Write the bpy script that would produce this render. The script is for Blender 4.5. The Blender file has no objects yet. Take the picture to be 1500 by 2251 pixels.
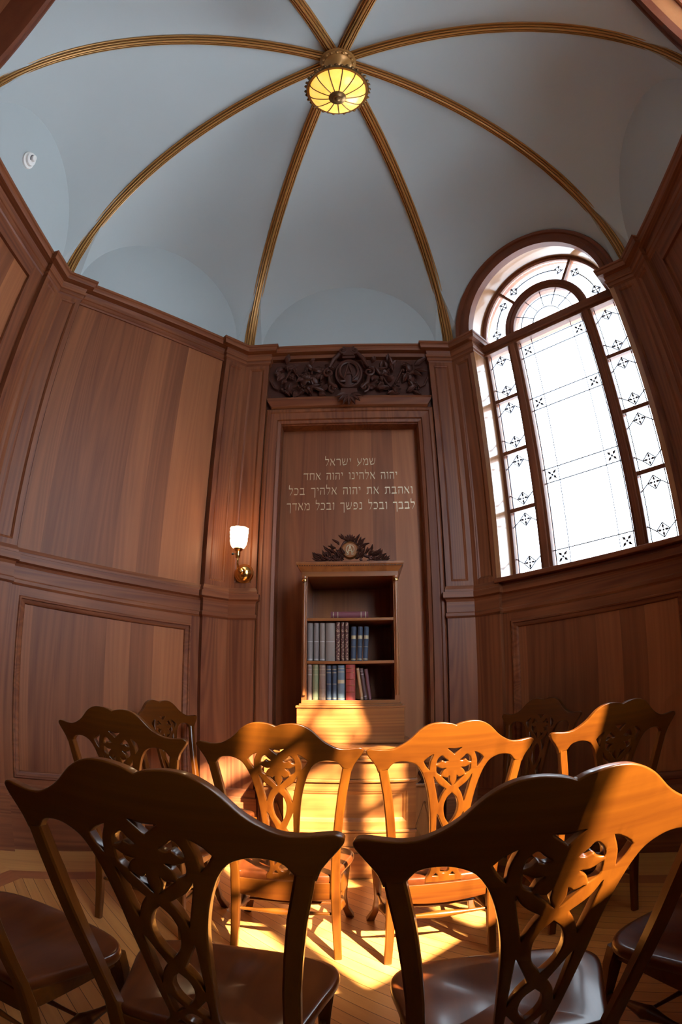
import bpy, bmesh, math, random
from mathutils import Vector, Matrix
random.seed(7)
PI = math.pi
S = bpy.context.scene
COL = S.collection

# ------------------------------------------------------------------ camera (fisheye lens, pitched up)
def make_camera():
    yaw, pitch, roll = -0.0407, 0.3345, -0.0012
    cam = bpy.data.cameras.new('camera')
    cam.type = 'PANO'
    cam.panorama_type = 'FISHEYE_EQUISOLID'
    cam.sensor_fit = 'VERTICAL'
    cam.sensor_height = 36.0
    cam.sensor_width = 24.0
    cam.fisheye_lens = 1148.43 * 36.0 / 2251.0
    cam.fisheye_fov = PI
    cam.clip_start = 0.02
    o = bpy.data.objects.new('camera', cam)
    COL.objects.link(o)
    f = Vector((math.sin(yaw)*math.cos(pitch), math.cos(yaw)*math.cos(pitch), math.sin(pitch)))
    r = Vector((math.cos(yaw), -math.sin(yaw), 0))
    u = r.cross(f)
    r2 = r*math.cos(roll) + u*math.sin(roll)
    u2 = -r*math.sin(roll) + u*math.cos(roll)
    m = Matrix((r2, u2, -f)).transposed().to_4x4()
    m.translation = Vector((0.0742, -1.3714, 1.118))
    o.matrix_world = m
    S.camera = o
make_camera()

# ------------------------------------------------------------------ world, sun, exposure
W = bpy.data.worlds.new('daylight'); S.world = W; W.use_nodes = True
bg = W.node_tree.nodes['Background']
bg.inputs[0].default_value = (0.80, 0.90, 1.0, 1)
def sky_brightness():
    # hazy sky, brightest round the sun, dark near and below the horizon on that side
    N, L = W.node_tree.nodes, W.node_tree.links
    tc = N.new('ShaderNodeTexCoord')
    def lobe(d, a, b, lo, hi):
        dp = N.new('ShaderNodeVectorMath'); dp.operation = 'DOT_PRODUCT'
        dp.inputs[1].default_value = Vector(d).normalized()
        L.new(tc.outputs['Generated'], dp.inputs[0])
        mr = N.new('ShaderNodeMapRange')
        mr.inputs['From Min'].default_value = a; mr.inputs['From Max'].default_value = b
        mr.inputs['To Min'].default_value = lo; mr.inputs['To Max'].default_value = hi
        L.new(dp.outputs['Value'], mr.inputs['Value'])
        return mr.outputs[0]
    ad = N.new('ShaderNodeMath'); ad.operation = 'ADD'
    L.new(lobe((0.70, 0.70, 0.15), 0.2, 0.8, 1.5, SKY_FAR), ad.inputs[0])
    L.new(lobe(-SUN_DIR, 0.55, 0.95, 0.0, SKY_SUN), ad.inputs[1])
    a2 = N.new('ShaderNodeMath'); a2.operation = 'ADD'      # bright ground outdoors
    L.new(ad.outputs[0], a2.inputs[0]); L.new(lobe((0, 0, -1), 0.0, 0.4, 0.0, GROUND), a2.inputs[1])
    L.new(a2.outputs[0], bg.inputs[1])
SKY_FAR, SKY_SUN, GROUND = 13.0, 30.0, 10.5
SUN_DIR = Vector((-0.537, 0.8435, -0.85))        # the way the sunbeams travel
sky_brightness()
sl = bpy.data.lights.new('sun', 'SUN'); sl.energy = 80.0; sl.angle = math.radians(0.9); sl.color = (1.0, 0.86, 0.58)
so = bpy.data.objects.new('sun', sl); COL.objects.link(so)
so.rotation_euler = SUN_DIR.to_track_quat('-Z', 'Y').to_euler()
so.location = (3, -5, 6)
S.view_settings.view_transform = 'Standard'
S.view_settings.look = 'None'
S.view_settings.gamma = 1.0
S.view_settings.use_curve_mapping = False
S.view_settings.exposure = 0.05

# ------------------------------------------------------------------ materials
def new_mat(name):
    m = bpy.data.materials.new(name); m.use_nodes = True
    nt = m.node_tree
    b = nt.nodes['Principled BSDF']
    return m, nt, b

def plain(name, col, rough=0.5, metal=0.0, spec=0.5, coat=0.0):
    m, nt, b = new_mat(name)
    b.inputs['Base Color'].default_value = (*col, 1)
    b.inputs['Roughness'].default_value = rough
    b.inputs['Metallic'].default_value = metal
    b.inputs['Specular IOR Level'].default_value = spec
    b.inputs['Coat Weight'].default_value = coat
    b.inputs['Coat Roughness'].default_value = 0.08
    return m

def wood(name, dark, light, axis='Z', rough=0.4, coat=0.0, plank=0.0, plank_axis='X', grain=1.0, rot45=0.0, plank_amt=0.5, spec=0.5, gaps=False, bands=0.35):
    """Procedural timber: long fibres along one axis, a flowing growth-ring figure, and boards of slightly different tone."""
    m, nt, b = new_mat(name)
    N, L = nt.nodes, nt.links
    tc = N.new('ShaderNodeTexCoord')
    src = tc.outputs['Object']
    if rot45:
        mp0 = N.new('ShaderNodeMapping'); mp0.inputs['Rotation'].default_value = (0, 0, rot45)
        L.new(src, mp0.inputs['Vector']); src = mp0.outputs[0]
    sep = N.new('ShaderNodeSeparateXYZ'); L.new(src, sep.inputs[0])
    rnd = None
    if plank > 0:
        dv = N.new('ShaderNodeMath'); dv.operation = 'DIVIDE'; dv.inputs[1].default_value = plank
        L.new(sep.outputs[plank_axis], dv.inputs[0])
        fl = N.new('ShaderNodeMath'); fl.operation = 'FLOOR'; L.new(dv.outputs[0], fl.inputs[0])
        wn = N.new('ShaderNodeTexWhiteNoise'); wn.noise_dimensions = '1D'; L.new(fl.outputs[0], wn.inputs['W'])
        rnd = wn
        off = N.new('ShaderNodeVectorMath'); off.operation = 'MULTIPLY_ADD'
        L.new(wn.outputs['Color'], off.inputs[0]); off.inputs[1].default_value = (9, 9, 9)
        L.new(src, off.inputs[2]); src = off.outputs[0]
    ax = 'XYZ'.index(axis)
    def noise(sc_across, sc_along, detail, dist=0.0):
        mp = N.new('ShaderNodeMapping')
        v = [sc_across]*3; v[ax] = sc_along
        mp.inputs['Scale'].default_value = v
        L.new(src, mp.inputs['Vector'])
        n = N.new('ShaderNodeTexNoise'); n.inputs['Scale'].default_value = 1.0
        n.inputs['Detail'].default_value = detail; n.inputs['Distortion'].default_value = dist
        L.new(mp.outputs[0], n.inputs['Vector'])
        return n.outputs['Fac']
    fib = noise(130*grain, 2.2, 4)
    broad = noise(11*grain, 0.22, 2, 0.15)
    # growth-ring figure: rings of a stretched noise
    rg = noise(5.0*grain, 0.28, 1.0, 0.1)
    ml = N.new('ShaderNodeMath'); ml.operation = 'MULTIPLY'; ml.inputs[1].default_value = 90.0
    L.new(rg, ml.inputs[0])
    sn = N.new('ShaderNodeMath'); sn.operation = 'SINE'; L.new(ml.outputs[0], sn.inputs[0])
    sm = N.new('ShaderNodeMath'); sm.operation = 'MULTIPLY_ADD'; sm.inputs[1].default_value = 0.5*bands; sm.inputs[2].default_value = 0.5
    L.new(sn.outputs[0], sm.inputs[0])
    a1 = N.new('ShaderNodeMath'); a1.operation = 'MULTIPLY_ADD'; a1.inputs[1].default_value = 0.45
    L.new(fib, a1.inputs[0]); L.new(sm.outputs[0], a1.inputs[2])
    a2 = N.new('ShaderNodeMath'); a2.operation = 'MULTIPLY_ADD'; a2.inputs[1].default_value = 1.1
    L.new(broad, a2.inputs[0]); L.new(a1.outputs[0], a2.inputs[2])
    fac = a2.outputs[0]
    if rnd:
        a3 = N.new('ShaderNodeMath'); a3.operation = 'MULTIPLY_ADD'; a3.inputs[1].default_value = plank_amt*1.6
        L.new(rnd.outputs['Value'], a3.inputs[0]); L.new(fac, a3.inputs[2]); fac = a3.outputs[0]
    mr = N.new('ShaderNodeMapRange'); mr.inputs['From Min'].default_value = 0.85; mr.inputs['From Max'].default_value = 1.75 + plank_amt*(1.2 if rnd else 0)
    L.new(fac, mr.inputs['Value'])
    mx = N.new('ShaderNodeMix'); mx.data_type = 'RGBA'
    mx.inputs[6].default_value = (*dark, 1); mx.inputs[7].default_value = (*light, 1)
    L.new(mr.outputs[0], mx.inputs[0])
    colout = mx.outputs[2]
    if gaps and plank > 0:
        fr = N.new('ShaderNodeMath'); fr.operation = 'FRACT'; L.new(dv.outputs[0], fr.inputs[0])
        lt = N.new('ShaderNodeMath'); lt.operation = 'LESS_THAN'; lt.inputs[1].default_value = 0.045
        L.new(fr.outputs[0], lt.inputs[0])
        mg = N.new('ShaderNodeMix'); mg.data_type = 'RGBA'; mg.inputs[7].default_value = (dark[0]*0.25, dark[1]*0.2, dark[2]*0.2, 1)
        L.new(lt.outputs[0], mg.inputs[0]); L.new(colout, mg.inputs[6]); colout = mg.outputs[2]
    L.new(colout, b.inputs['Base Color'])
    b.inputs['Roughness'].default_value = rough
    b.inputs['Specular IOR Level'].default_value = spec
    b.inputs['Coat Weight'].default_value = coat
    b.inputs['Coat Roughness'].default_value = 0.12
    bp = N.new('ShaderNodeBump'); bp.inputs['Strength'].default_value = 0.06; bp.inputs['Distance'].default_value = 0.002
    L.new(fib, bp.inputs['Height']); L.new(bp.outputs[0], b.inputs['Normal'])
    return m

WD, WL = (0.100, 0.024, 0.009), (0.36, 0.122, 0.044)
M = {}
M['panel'] = wood('panelling_boards', WD, WL, 'Z', 0.5, plank=0.157, plank_amt=0.7, bands=0.22, spec=0.3)
M['reveal'] = wood('lit_reveal_timber', (0.30, 0.13, 0.055), (0.48, 0.24, 0.11), 'Z', 0.22, coat=0.8, bands=0.2)  # paler and glossier: window light on the jambs put into the colour
M['vert'] = wood('upright_timber', (0.105, 0.025, 0.0095), (0.25, 0.080, 0.029), 'Z', 0.48, bands=0.3, spec=0.3)
M['horiz'] = wood('level_timber', (0.105, 0.025, 0.0095), (0.25, 0.080, 0.029), 'X', 0.48, bands=0.3, spec=0.3)
M['arch'] = wood('arch_timber', (0.12, 0.030, 0.012), (0.17, 0.050, 0.020), 'X', 0.45, bands=0.15, spec=0.3, grain=0.5)
M['arch_lit'] = wood('lit_arch_lining_timber', (0.33, 0.15, 0.06), (0.42, 0.20, 0.085), 'X', 0.25, coat=0.6, bands=0.1, grain=0.4)  # pale copy of the arch timber, daylight on the lining put into the colour
M['carve'] = wood('carved_timber', (0.042, 0.012, 0.008), (0.085, 0.027, 0.017), 'X', 0.42, bands=0.2, spec=0.25)
M['book_wood'] = wood('bookcase_timber', (0.16, 0.045, 0.011), (0.34, 0.125, 0.032), 'X', 0.32, coat=0.25, bands=0.3)
M['book_vert'] = wood('bookcase_upright_timber', (0.16, 0.044, 0.011), (0.34, 0.118, 0.032), 'Z', 0.34, coat=0.2, bands=0.3, plank=0.11, plank_amt=0.4)
M['chair'] = wood('chair_mahogany', (0.045, 0.0085, 0.0012), (0.130, 0.036, 0.0026), 'X', 0.32, coat=0.3, bands=0.12, grain=0.8, spec=0.25)
M['chair_v'] = wood('chair_mahogany_upright', (0.045, 0.0085, 0.0012), (0.130, 0.036, 0.0026), 'Z', 0.32, coat=0.3, bands=0.12, grain=0.8, spec=0.25)
M['seat'] = wood('chair_seat_mahogany', (0.055, 0.010, 0.0025), (0.115, 0.028, 0.006), 'Y', 0.28, coat=0.35, bands=0.25, grain=0.7, spec=0.25)
M['floor'] = wood('floor_strips', (0.36, 0.135, 0.032), (0.58, 0.265, 0.075), 'X', 0.33, plank=0.057, plank_axis='Y', rot45=PI/4, plank_amt=0.35, coat=0.15, gaps=True, bands=0.2)
M['border'] = wood('floor_border', (0.42, 0.175, 0.046), (0.60, 0.29, 0.085), 'X', 0.35, coat=0.15, bands=0.2)
M['inlay'] = wood('floor_inlay', (0.24, 0.062, 0.020), (0.35, 0.105, 0.034), 'X', 0.35, coat=0.15, bands=0.2)
M['gold'] = plain('gilded_rib', (0.40, 0.19, 0.050), 0.36, 0.45)
M['gold_letter'] = plain('gilt_lettering', (0.66, 0.52, 0.33), 0.35, 0.5)
M['brass'] = plain('polished_brass', (0.80, 0.50, 0.16), 0.2, 1.0)
M['bronze'] = plain('dark_bronze', (0.20, 0.11, 0.04), 0.4, 0.8)
M['white_plastic'] = plain('white_plastic', (0.80, 0.78, 0.74), 0.5)
M['black'] = plain('black_plastic', (0.02, 0.02, 0.02), 0.5)
M['lead'] = plain('lead_came', (0.10, 0.10, 0.13), 0.5, 0.4)
M['pages'] = plain('book_pages', (0.62, 0.54, 0.40), 0.9)

def plaster():
    m, nt, b = new_mat('blue_plaster')
    N, L = nt.nodes, nt.links
    tc = N.new('ShaderNodeTexCoord')
    n = N.new('ShaderNodeTexNoise'); n.inputs['Scale'].default_value = 2.0; n.inputs['Detail'].default_value = 3
    L.new(tc.outputs['Object'], n.inputs['Vector'])
    mx = N.new('ShaderNodeMix'); mx.data_type = 'RGBA'
    mx.inputs[6].default_value = (0.385, 0.42, 0.42, 1); mx.inputs[7].default_value = (0.41, 0.445, 0.445, 1)
    L.new(n.outputs['Fac'], mx.inputs[0]); L.new(mx.outputs[2], b.inputs['Base Color'])
    b.inputs['Roughness'].default_value = 0.85
    return m
M['plaster'] = plaster()

def glass():
    m, nt, b = new_mat('window_glass')
    N, L = nt.nodes, nt.links
    out = N['Material Output']
    t = N.new('ShaderNodeBsdfTransparent'); t.inputs[0].default_value = (0.97, 0.985, 1, 1)
    g = N.new('ShaderNodeBsdfGlossy'); g.inputs['Roughness'].default_value = 0.02
    fr = N.new('ShaderNodeFresnel'); fr.inputs[0].default_value = 1.35
    mx = N.new('ShaderNodeMixShader')
    L.new(fr.outputs[0], mx.inputs[0]); L.new(t.outputs[0], mx.inputs[1]); L.new(g.outputs[0], mx.inputs[2])
    L.new(mx.outputs[0], out.inputs['Surface'])
    return m
M['glass'] = glass()

def glow(name, col, strength, base):
    m, nt, b = new_mat(name)
    b.inputs['Base Color'].default_value = (*base, 1)
    b.inputs['Emission Color'].default_value = (*col, 1)
    b.inputs['Emission Strength'].default_value = strength
    b.inputs['Roughness'].default_value = 0.3
    return m
M['shade'] = glow('frosted_lit_shade', (1.0, 0.72, 0.40), 14.0, (0.9, 0.88, 0.8))
def art_glass():
    m, nt, b = new_mat('amber_art_glass')
    N, L = nt.nodes, nt.links
    tc = N.new('ShaderNodeTexCoord')
    n = N.new('ShaderNodeTexNoise'); n.inputs['Scale'].default_value = 14; n.inputs['Detail'].default_value = 2
    L.new(tc.outputs['Object'], n.inputs['Vector'])
    mx = N.new('ShaderNodeMix'); mx.data_type = 'RGBA'
    mx.inputs[6].default_value = (0.95, 0.42, 0.03, 1); mx.inputs[7].default_value = (1.0, 0.74, 0.18, 1)
    L.new(n.outputs['Fac'], mx.inputs[0])
    L.new(mx.outputs[2], b.inputs['Emission Color']); L.new(mx.outputs[2], b.inputs['Base Color'])
    b.inputs['Emission Strength'].default_value = 1.0
    b.inputs['Roughness'].default_value = 0.25
    return m
M['amber'] = art_glass()

def cloth(name, col, mottled=None):
    m, nt, b = new_mat(name)
    b.inputs['Roughness'].default_value = 0.6
    if mottled:
        N, L = nt.nodes, nt.links
        tc = N.new('ShaderNodeTexCoord')
        n = N.new('ShaderNodeTexVoronoi'); n.inputs['Scale'].default_value = 90
        L.new(tc.outputs['Object'], n.inputs['Vector'])
        rp = N.new('ShaderNodeValToRGB')
        rp.color_ramp.elements[0].position = 0.25; rp.color_ramp.elements[0].color = (*mottled, 1)
        rp.color_ramp.elements[1].position = 0.45; rp.color_ramp.elements[1].color = (*col, 1)
        L.new(n.outputs['Distance'], rp.inputs[0]); L.new(rp.outputs[0], b.inputs['Base Color'])
    else:
        b.inputs['Base Color'].default_value = (*col, 1)
    return m

# ------------------------------------------------------------------ mesh helpers
class MB:
    def __init__(self): self.v = []; self.f = []
    def add(self, vs, fs):
        o = len(self.v); self.v += [tuple(p) for p in vs]; self.f += [tuple(i+o for i in q) for q in fs]
    def box(self, x0, x1, y0, y1, z0, z1):
        self.add([(x0,y0,z0),(x1,y0,z0),(x1,y1,z0),(x0,y1,z0),(x0,y0,z1),(x1,y0,z1),(x1,y1,z1),(x0,y1,z1)],
                 [(0,3,2,1),(4,5,6,7),(0,1,5,4),(1,2,6,5),(2,3,7,6),(3,0,4,7)])
    def prism_xz(self, poly, y0, y1):
        n = len(poly)
        self.add([(x,y0,z) for x,z in poly]+[(x,y1,z) for x,z in poly],
                 [tuple(range(n)), tuple(range(2*n-1,n-1,-1))]+[(i,i+n,(i+1)%n+n,(i+1)%n) for i in range(n)])
    def prism_xy(self, poly, z0, z1):
        n = len(poly)
        self.add([(x,y,z0) for x,y in poly]+[(x,y,z1) for x,y in poly],
                 [tuple(range(n-1,-1,-1)), tuple(range(n,2*n))]+[(i,(i+1)%n,(i+1)%n+n,i+n) for i in range(n)])
    def grid(self, rows, closed_u=False, closed_v=False):
        nr, nc = len(rows), len(rows[0]); o = len(self.v)
        for r in rows: self.v += [tuple(p) for p in r]
        for i in range(nr if closed_v else nr-1):
            for j in range(nc if closed_u else nc-1):
                a = o+i*nc+j; b_ = o+i*nc+(j+1)%nc; c = o+((i+1)%nr)*nc+(j+1)%nc; d = o+((i+1)%nr)*nc+j
                self.f.append((a,b_,c,d))
    def tube(self, pts, rad, n=10, caps=True, squash=1.0):
        pts = [Vector(p) for p in pts]
        if not hasattr(rad, '__len__'): rad = [rad]*len(pts)
        rows = []; up = None
        for i, p in enumerate(pts):
            t = (pts[min(i+1,len(pts)-1)] - pts[max(i-1,0)]).normalized()
            if up is None:
                up = Vector((0,0,1)) if abs(t.z) < 0.9 else Vector((0,1,0))
            a = t.cross(up)
            if a.length < 1e-5: a = t.cross(Vector((1,0,0)))
            a.normalize(); b_ = a.cross(t).normalized(); up = b_
            rows.append([p + (a*math.cos(k*2*PI/n) + b_*math.sin(k*2*PI/n)*squash)*rad[i] for k in range(n)])
        o = len(self.v)
        self.grid(rows, closed_u=True)
        if caps:
            self.f.append(tuple(o+k for k in range(n)))
            e = o+(len(pts)-1)*n
            self.f.append(tuple(e+k for k in range(n-1,-1,-1)))
    def beam(self, pts, wid, dep, side=Vector((1,0,0))):
        """square-section member along pts; wid across the side direction, dep the other way"""
        pts = [Vector(p) for p in pts]
        if not hasattr(wid, '__len__'): wid = [wid]*len(pts)
        if not hasattr(dep, '__len__'): dep = [dep]*len(pts)
        rows = []
        for i, p in enumerate(pts):
            t = (pts[min(i+1,len(pts)-1)] - pts[max(i-1,0)]).normalized()
            a = (side - t*side.dot(t)).normalized(); b_ = t.cross(a)
            w, d = wid[i]/2, dep[i]/2; c = 0.25
            ring = [(-w,-d*(1-c)),(-w*(1-c),-d),(w*(1-c),-d),(w,-d*(1-c)),(w,d*(1-c)),(w*(1-c),d),(-w*(1-c),d),(-w,d*(1-c))]
            rows.append([p + a*x + b_*y for x,y in ring])
        o = len(self.v); self.grid(rows, closed_u=True)
        self.f.append(tuple(o+k for k in range(7,-1,-1)))
        e = o+(len(pts)-1)*8; self.f.append(tuple(e+k for k in range(8)))
    def lathe(self, prof, c=(0,0,0), n=24, mat=None):
        rows = []
        for r, z in prof:
            row = []
            for k in range(n):
                p = Vector((r*math.cos(k*2*PI/n), r*math.sin(k*2*PI/n), z))
                if mat: p = mat @ p
                row.append(p + Vector(c))
            rows.append(row)
        o = len(self.v); self.grid(rows, closed_u=True)
        if prof[0][0] > 1e-6: self.f.append(tuple(o+k for k in range(n-1,-1,-1)))
        if prof[-1][0] > 1e-6:
            e = o+(len(prof)-1)*n; self.f.append(tuple(e+k for k in range(n)))
    def ball(self, c, r, n=8, sz=1.0):
        self.lathe([(max(1e-5,r*math.sin(PI*i/n)), -r*math.cos(PI*i/n)*sz) for i in range(n+1)], c, n)
    def build(self, name, mat, parent=None, bevel=0.0, smooth=None, loc=None, bseg=2):
        me = bpy.data.meshes.new(name)
        me.from_pydata(self.v, [], self.f); me.validate()
        bm = bmesh.new(); bm.from_mesh(me)
        bmesh.ops.remove_doubles(bm, verts=bm.verts, dist=1e-5)
        bmesh.ops.recalc_face_normals(bm, faces=bm.faces)
        bm.to_mesh(me); bm.free()
        return link(name, me, mat, parent, bevel, smooth, loc, bseg)

def link(name, me, mat, parent=None, bevel=0.0, smooth=None, loc=None, bseg=2):
    if mat: me.materials.append(mat)
    o = bpy.data.objects.new(name, me); COL.objects.link(o)
    if smooth is not None:
        for p in me.polygons: p.use_smooth = True
        me.set_sharp_from_angle(angle=math.radians(smooth))
    if bevel > 0:
        b = o.modifiers.new('bevel', 'BEVEL'); b.width = bevel; b.segments = bseg; b.limit_method = 'ANGLE'; b.angle_limit = math.radians(35)
    if parent: o.parent = parent
    if loc: o.location = loc
    return o

def thing(name, label, cat, loc=(0,0,0), rotz=0.0, group=None):
    o = bpy.data.objects.new(name, None); COL.objects.link(o)
    o.empty_display_size = 0.1
    o.location = loc; o.rotation_euler = (0,0,rotz)
    o['label'] = label; o['category'] = cat
    if group: o['group'] = group
    return o

def smoothstep(x): x = max(0, min(1, x)); return x*x*(3-2*x)

def spline(pts, closed=True, n=5):
    """Catmull-Rom through pts; a point with a third entry is a sharp corner"""
    m = len(pts); out = []
    rng = range(m if closed else m-1)
    for i in rng:
        p1 = pts[i]; p2 = pts[(i+1) % m]
        p0 = pts[(i-1) % m] if (closed or i > 0) else p1
        p3 = pts[(i+2) % m] if (closed or i+2 < m) else p2
        if len(p1) > 2: p0 = p1
        if len(p2) > 2: p3 = p2
        for k in range(n):
            t = k/n
            q = []
            for c in (0,1):
                a,b,cc,d = p0[c],p1[c],p2[c],p3[c]
                q.append(0.5*((2*b)+(-a+cc)*t+(2*a-5*b+4*cc-d)*t*t+(-a+3*b-3*cc+d)*t**3))
            out.append(tuple(q))
    if not closed: out.append(tuple(pts[-1][:2]))
    return out

def area2(lp): return sum(a[0]*b[1]-b[0]*a[1] for a, b in zip(lp, lp[1:]+lp[:1]))
def cut_sheet(loops, thick, bevel=0.003, cuts_u=None, cuts_v=None):
    """flat board (in x, z) with pierced openings (first loop the outline, the others openings) and eased edges; returns a bmesh"""
    from mathutils.geometry import delaunay_2d_cdt
    clean = []
    for k, lp in enumerate(loops):
        q = [lp[0]]
        for p_ in lp[1:]:
            if math.hypot(p_[0]-q[-1][0], p_[1]-q[-1][1]) > 4e-4: q.append(p_)
        if math.hypot(q[0][0]-q[-1][0], q[0][1]-q[-1][1]) < 4e-4: q.pop()
        if (area2(q) > 0) != (k == 0): q.reverse()       # material always on the left
        clean.append(q)
    def inset(q, d):
        out = []
        for a, b, c in zip(q[-1:]+q[:-1], q, q[1:]+q[:1]):
            t1 = Vector((b[0]-a[0], b[1]-a[1])).normalized(); t2 = Vector((c[0]-b[0], c[1]-b[1])).normalized()
            n = Vector((-t1.y-t2.y, t1.x+t2.x))
            n = n/max(n.length_squared/2, 0.8)
            out.append((b[0]+n.x*d, b[1]+n.y*d))
        return out
    ins = [inset(q, bevel) for q in clean]
    vs = []; faces = []
    for q in ins:
        faces.append(list(range(len(vs), len(vs)+len(q)))); vs += [Vector(p_) for p_ in q]
    edges = [(f[i], f[(i+1) % len(f)]) for f in faces for i in range(len(f))]
    ov, oe, of, ovo, oeo, ofo = delaunay_2d_cdt(vs, edges, [], 0, 1e-6)
    def within(p_, q):
        c = False
        for a, b in zip(q, q[1:]+q[:1]):
            if (a[1] > p_[1]) != (b[1] > p_[1]) and p_[0] < (b[0]-a[0])*(p_[1]-a[1])/(b[1]-a[1])+a[0]: c = not c
        return c
    mb = MB()
    tris = []
    for f in of:
        g = (sum(ov[k].x for k in f)/len(f), sum(ov[k].y for k in f)/len(f))
        if within(g, ins[0]) and not any(within(g, q) for q in ins[1:]): tris.append(f)
    h = thick/2
    for y in (-h, h): mb.add([(v.x, y, v.y) for v in ov], [tuple(f) for f in tris])
    for q, r in zip(clean, ins):
        n = len(q)
        rows = [[(x,-h,z) for x,z in r], [(x,-h+bevel*0.4,z) for x,z in inset(q, bevel*0.3)], [(x,-h+bevel,z) for x,z in q], [(x,h-bevel,z) for x,z in q], [(x,h-bevel*0.4,z) for x,z in inset(q, bevel*0.3)], [(x,h,z) for x,z in r]]
        mb.grid(rows, closed_u=True)
    me = bpy.data.meshes.new('tmp'); me.from_pydata(mb.v, [], mb.f)
    bm = bmesh.new(); bm.from_mesh(me); bpy.data.meshes.remove(me)
    bmesh.ops.delete(bm, geom=[v for v in bm.verts if not v.link_faces], context='VERTS')
    bmesh.ops.remove_doubles(bm, verts=bm.verts, dist=2e-5)
    for u in (cuts_u or []):
        bmesh.ops.bisect_plane(bm, geom=bm.verts[:]+bm.edges[:]+bm.faces[:], plane_co=(u,0,0), plane_no=(1,0,0), dist=1e-6)
    for v in (cuts_v or []):
        bmesh.ops.bisect_plane(bm, geom=bm.verts[:]+bm.edges[:]+bm.faces[:], plane_co=(0,0,v), plane_no=(0,0,1), dist=1e-6)
    bmesh.ops.recalc_face_normals(bm, faces=bm.faces)
    return bm

# ------------------------------------------------------------------ room geometry
AP = 1.955                      # distance from the room's middle to the pilaster faces
TN = math.tan(PI/8)
H = AP*TN                       # half side
SH = 0.625                      # where a pilaster ends
STEP = 0.04                     # how far the panel field stands back
ZC, ZR = 3.66, 1.75
CORN = [(-0.10,3.672),(0.0725,3.662),(0.0725,3.645),(0.064,3.64),(0.062,3.622),(0.058,3.608),(0.016,3.603),(0.010,3.575),(0.022,3.566),(0.020,3.545),(0.012,3.54),(0.012,3.515),(0.006,3.51),(0.0,3.50),(-0.10,3.50)]
RAIL = [(-0.10,1.756),(0.004,1.752),(0.014,1.728),(0.014,1.714),(0.028,1.71),(0.028,1.672),(0.010,1.662),(0.004,1.645),(0.004,1.578),(0.012,1.57),(0.012,1.552),(0.004,1.54),(-0.10,1.54)]
BASE = [(-0.10,0.412),(0.004,0.408),(0.014,0.398),(0.014,0.352),(0.022,0.345),(0.022,0.0),(-0.10,0.0)]

def offset_path(path, p, d0, d1):
    """offset a plan polyline towards the room (its right-hand side) by p, mitred; d0/d1 = directions before and after it"""
    dirs = [Vector(d0)]
    for a, b in zip(path, path[1:]): dirs.append((Vector(b)-Vector(a)).normalized())
    dirs.append(Vector(d1))
    out = []
    for i, q in enumerate(path):
        n1 = Vector((dirs[i].y, -dirs[i].x)); n2 = Vector((dirs[i+1].y, -dirs[i+1].x))
        m = n1+n2
        k = 2.0/max(m.length_squared, 1e-6)
        out.append(Vector(q) + m*(p*k))
    return out
C45 = math.sqrt(0.5)
def run_moulding(prof, path, d0, d1, mb):
    rows = []
    for p, z in prof:
        rows.append([(q.x, q.y, z) for q in offset_path(path, p, d0, d1)])
    mb.grid(rows)
    n = len(prof); m = len(path)
    o = len(mb.v) - n*m
    mb.f.append(tuple(o+i*m for i in range(n))); mb.f.append(tuple(o+i*m+m-1 for i in range(n-1,-1,-1)))

D_IN = (C45, C45); D_OUT = (C45, -C45)
FULL = [(-H,0),(-SH,0),(-SH,STEP),(SH,STEP),(SH,0),(H,0)]

def inset_face(mb, x0, x1, z0, z1, y, mg, cham, dep, yb):
    """board face with a sunk panel: frame ring, sloping moulding and sunk face, closed back to yb at the sides"""
    r0 = [(x0,y,z0),(x1,y,z0),(x1,y,z1),(x0,y,z1)]
    def rr(m, yy): return [(x0+m,yy,z0+m),(x1-m,yy,z0+m),(x1-m,yy,z1-m),(x0+m,yy,z1-m)]
    rings = [[(x0,yb,z0),(x1,yb,z0),(x1,yb,z1),(x0,yb,z1)], r0, rr(mg,y), rr(mg+0.004,y+0.004), rr(mg+cham*0.6,y+dep*0.5), rr(mg+cham,y+dep)]
    for a, b in zip(rings, rings[1:]):
        mb.add(a+b, [(i,(i+1)%4,(i+1)%4+4,i+4) for i in range(4)])
    mb.add(rings[-1], [(0,1,2,3)])

def frame_moulding(mb, x0, x1, z0, z1, prof, y):
    """picture-frame moulding round an opening; prof = (inset, height above y toward room)"""
    rings = []
    for m, h in prof: rings.append([(x0+m,y-h,z0+m),(x1-m,y-h,z0+m),(x1-m,y-h,z1-m),(x0+m,y-h,z1-m)])
    for a, b in zip(rings, rings[1:]):
        mb.add(a+b, [(i,(i+1)%4,(i+1)%4+4,i+4) for i in range(4)])

def wall_root(name, ang, slab):
    a = math.radians(ang)
    me = slab.build(name, M['vert'])
    me.location = (AP*math.cos(a), AP*math.sin(a), 0)
    me.rotation_euler = (0,0,a-PI/2)
    me['kind'] = 'structure'; me['label'] = 'red brown timber panelled wall of the eight sided room'
    return me

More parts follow.
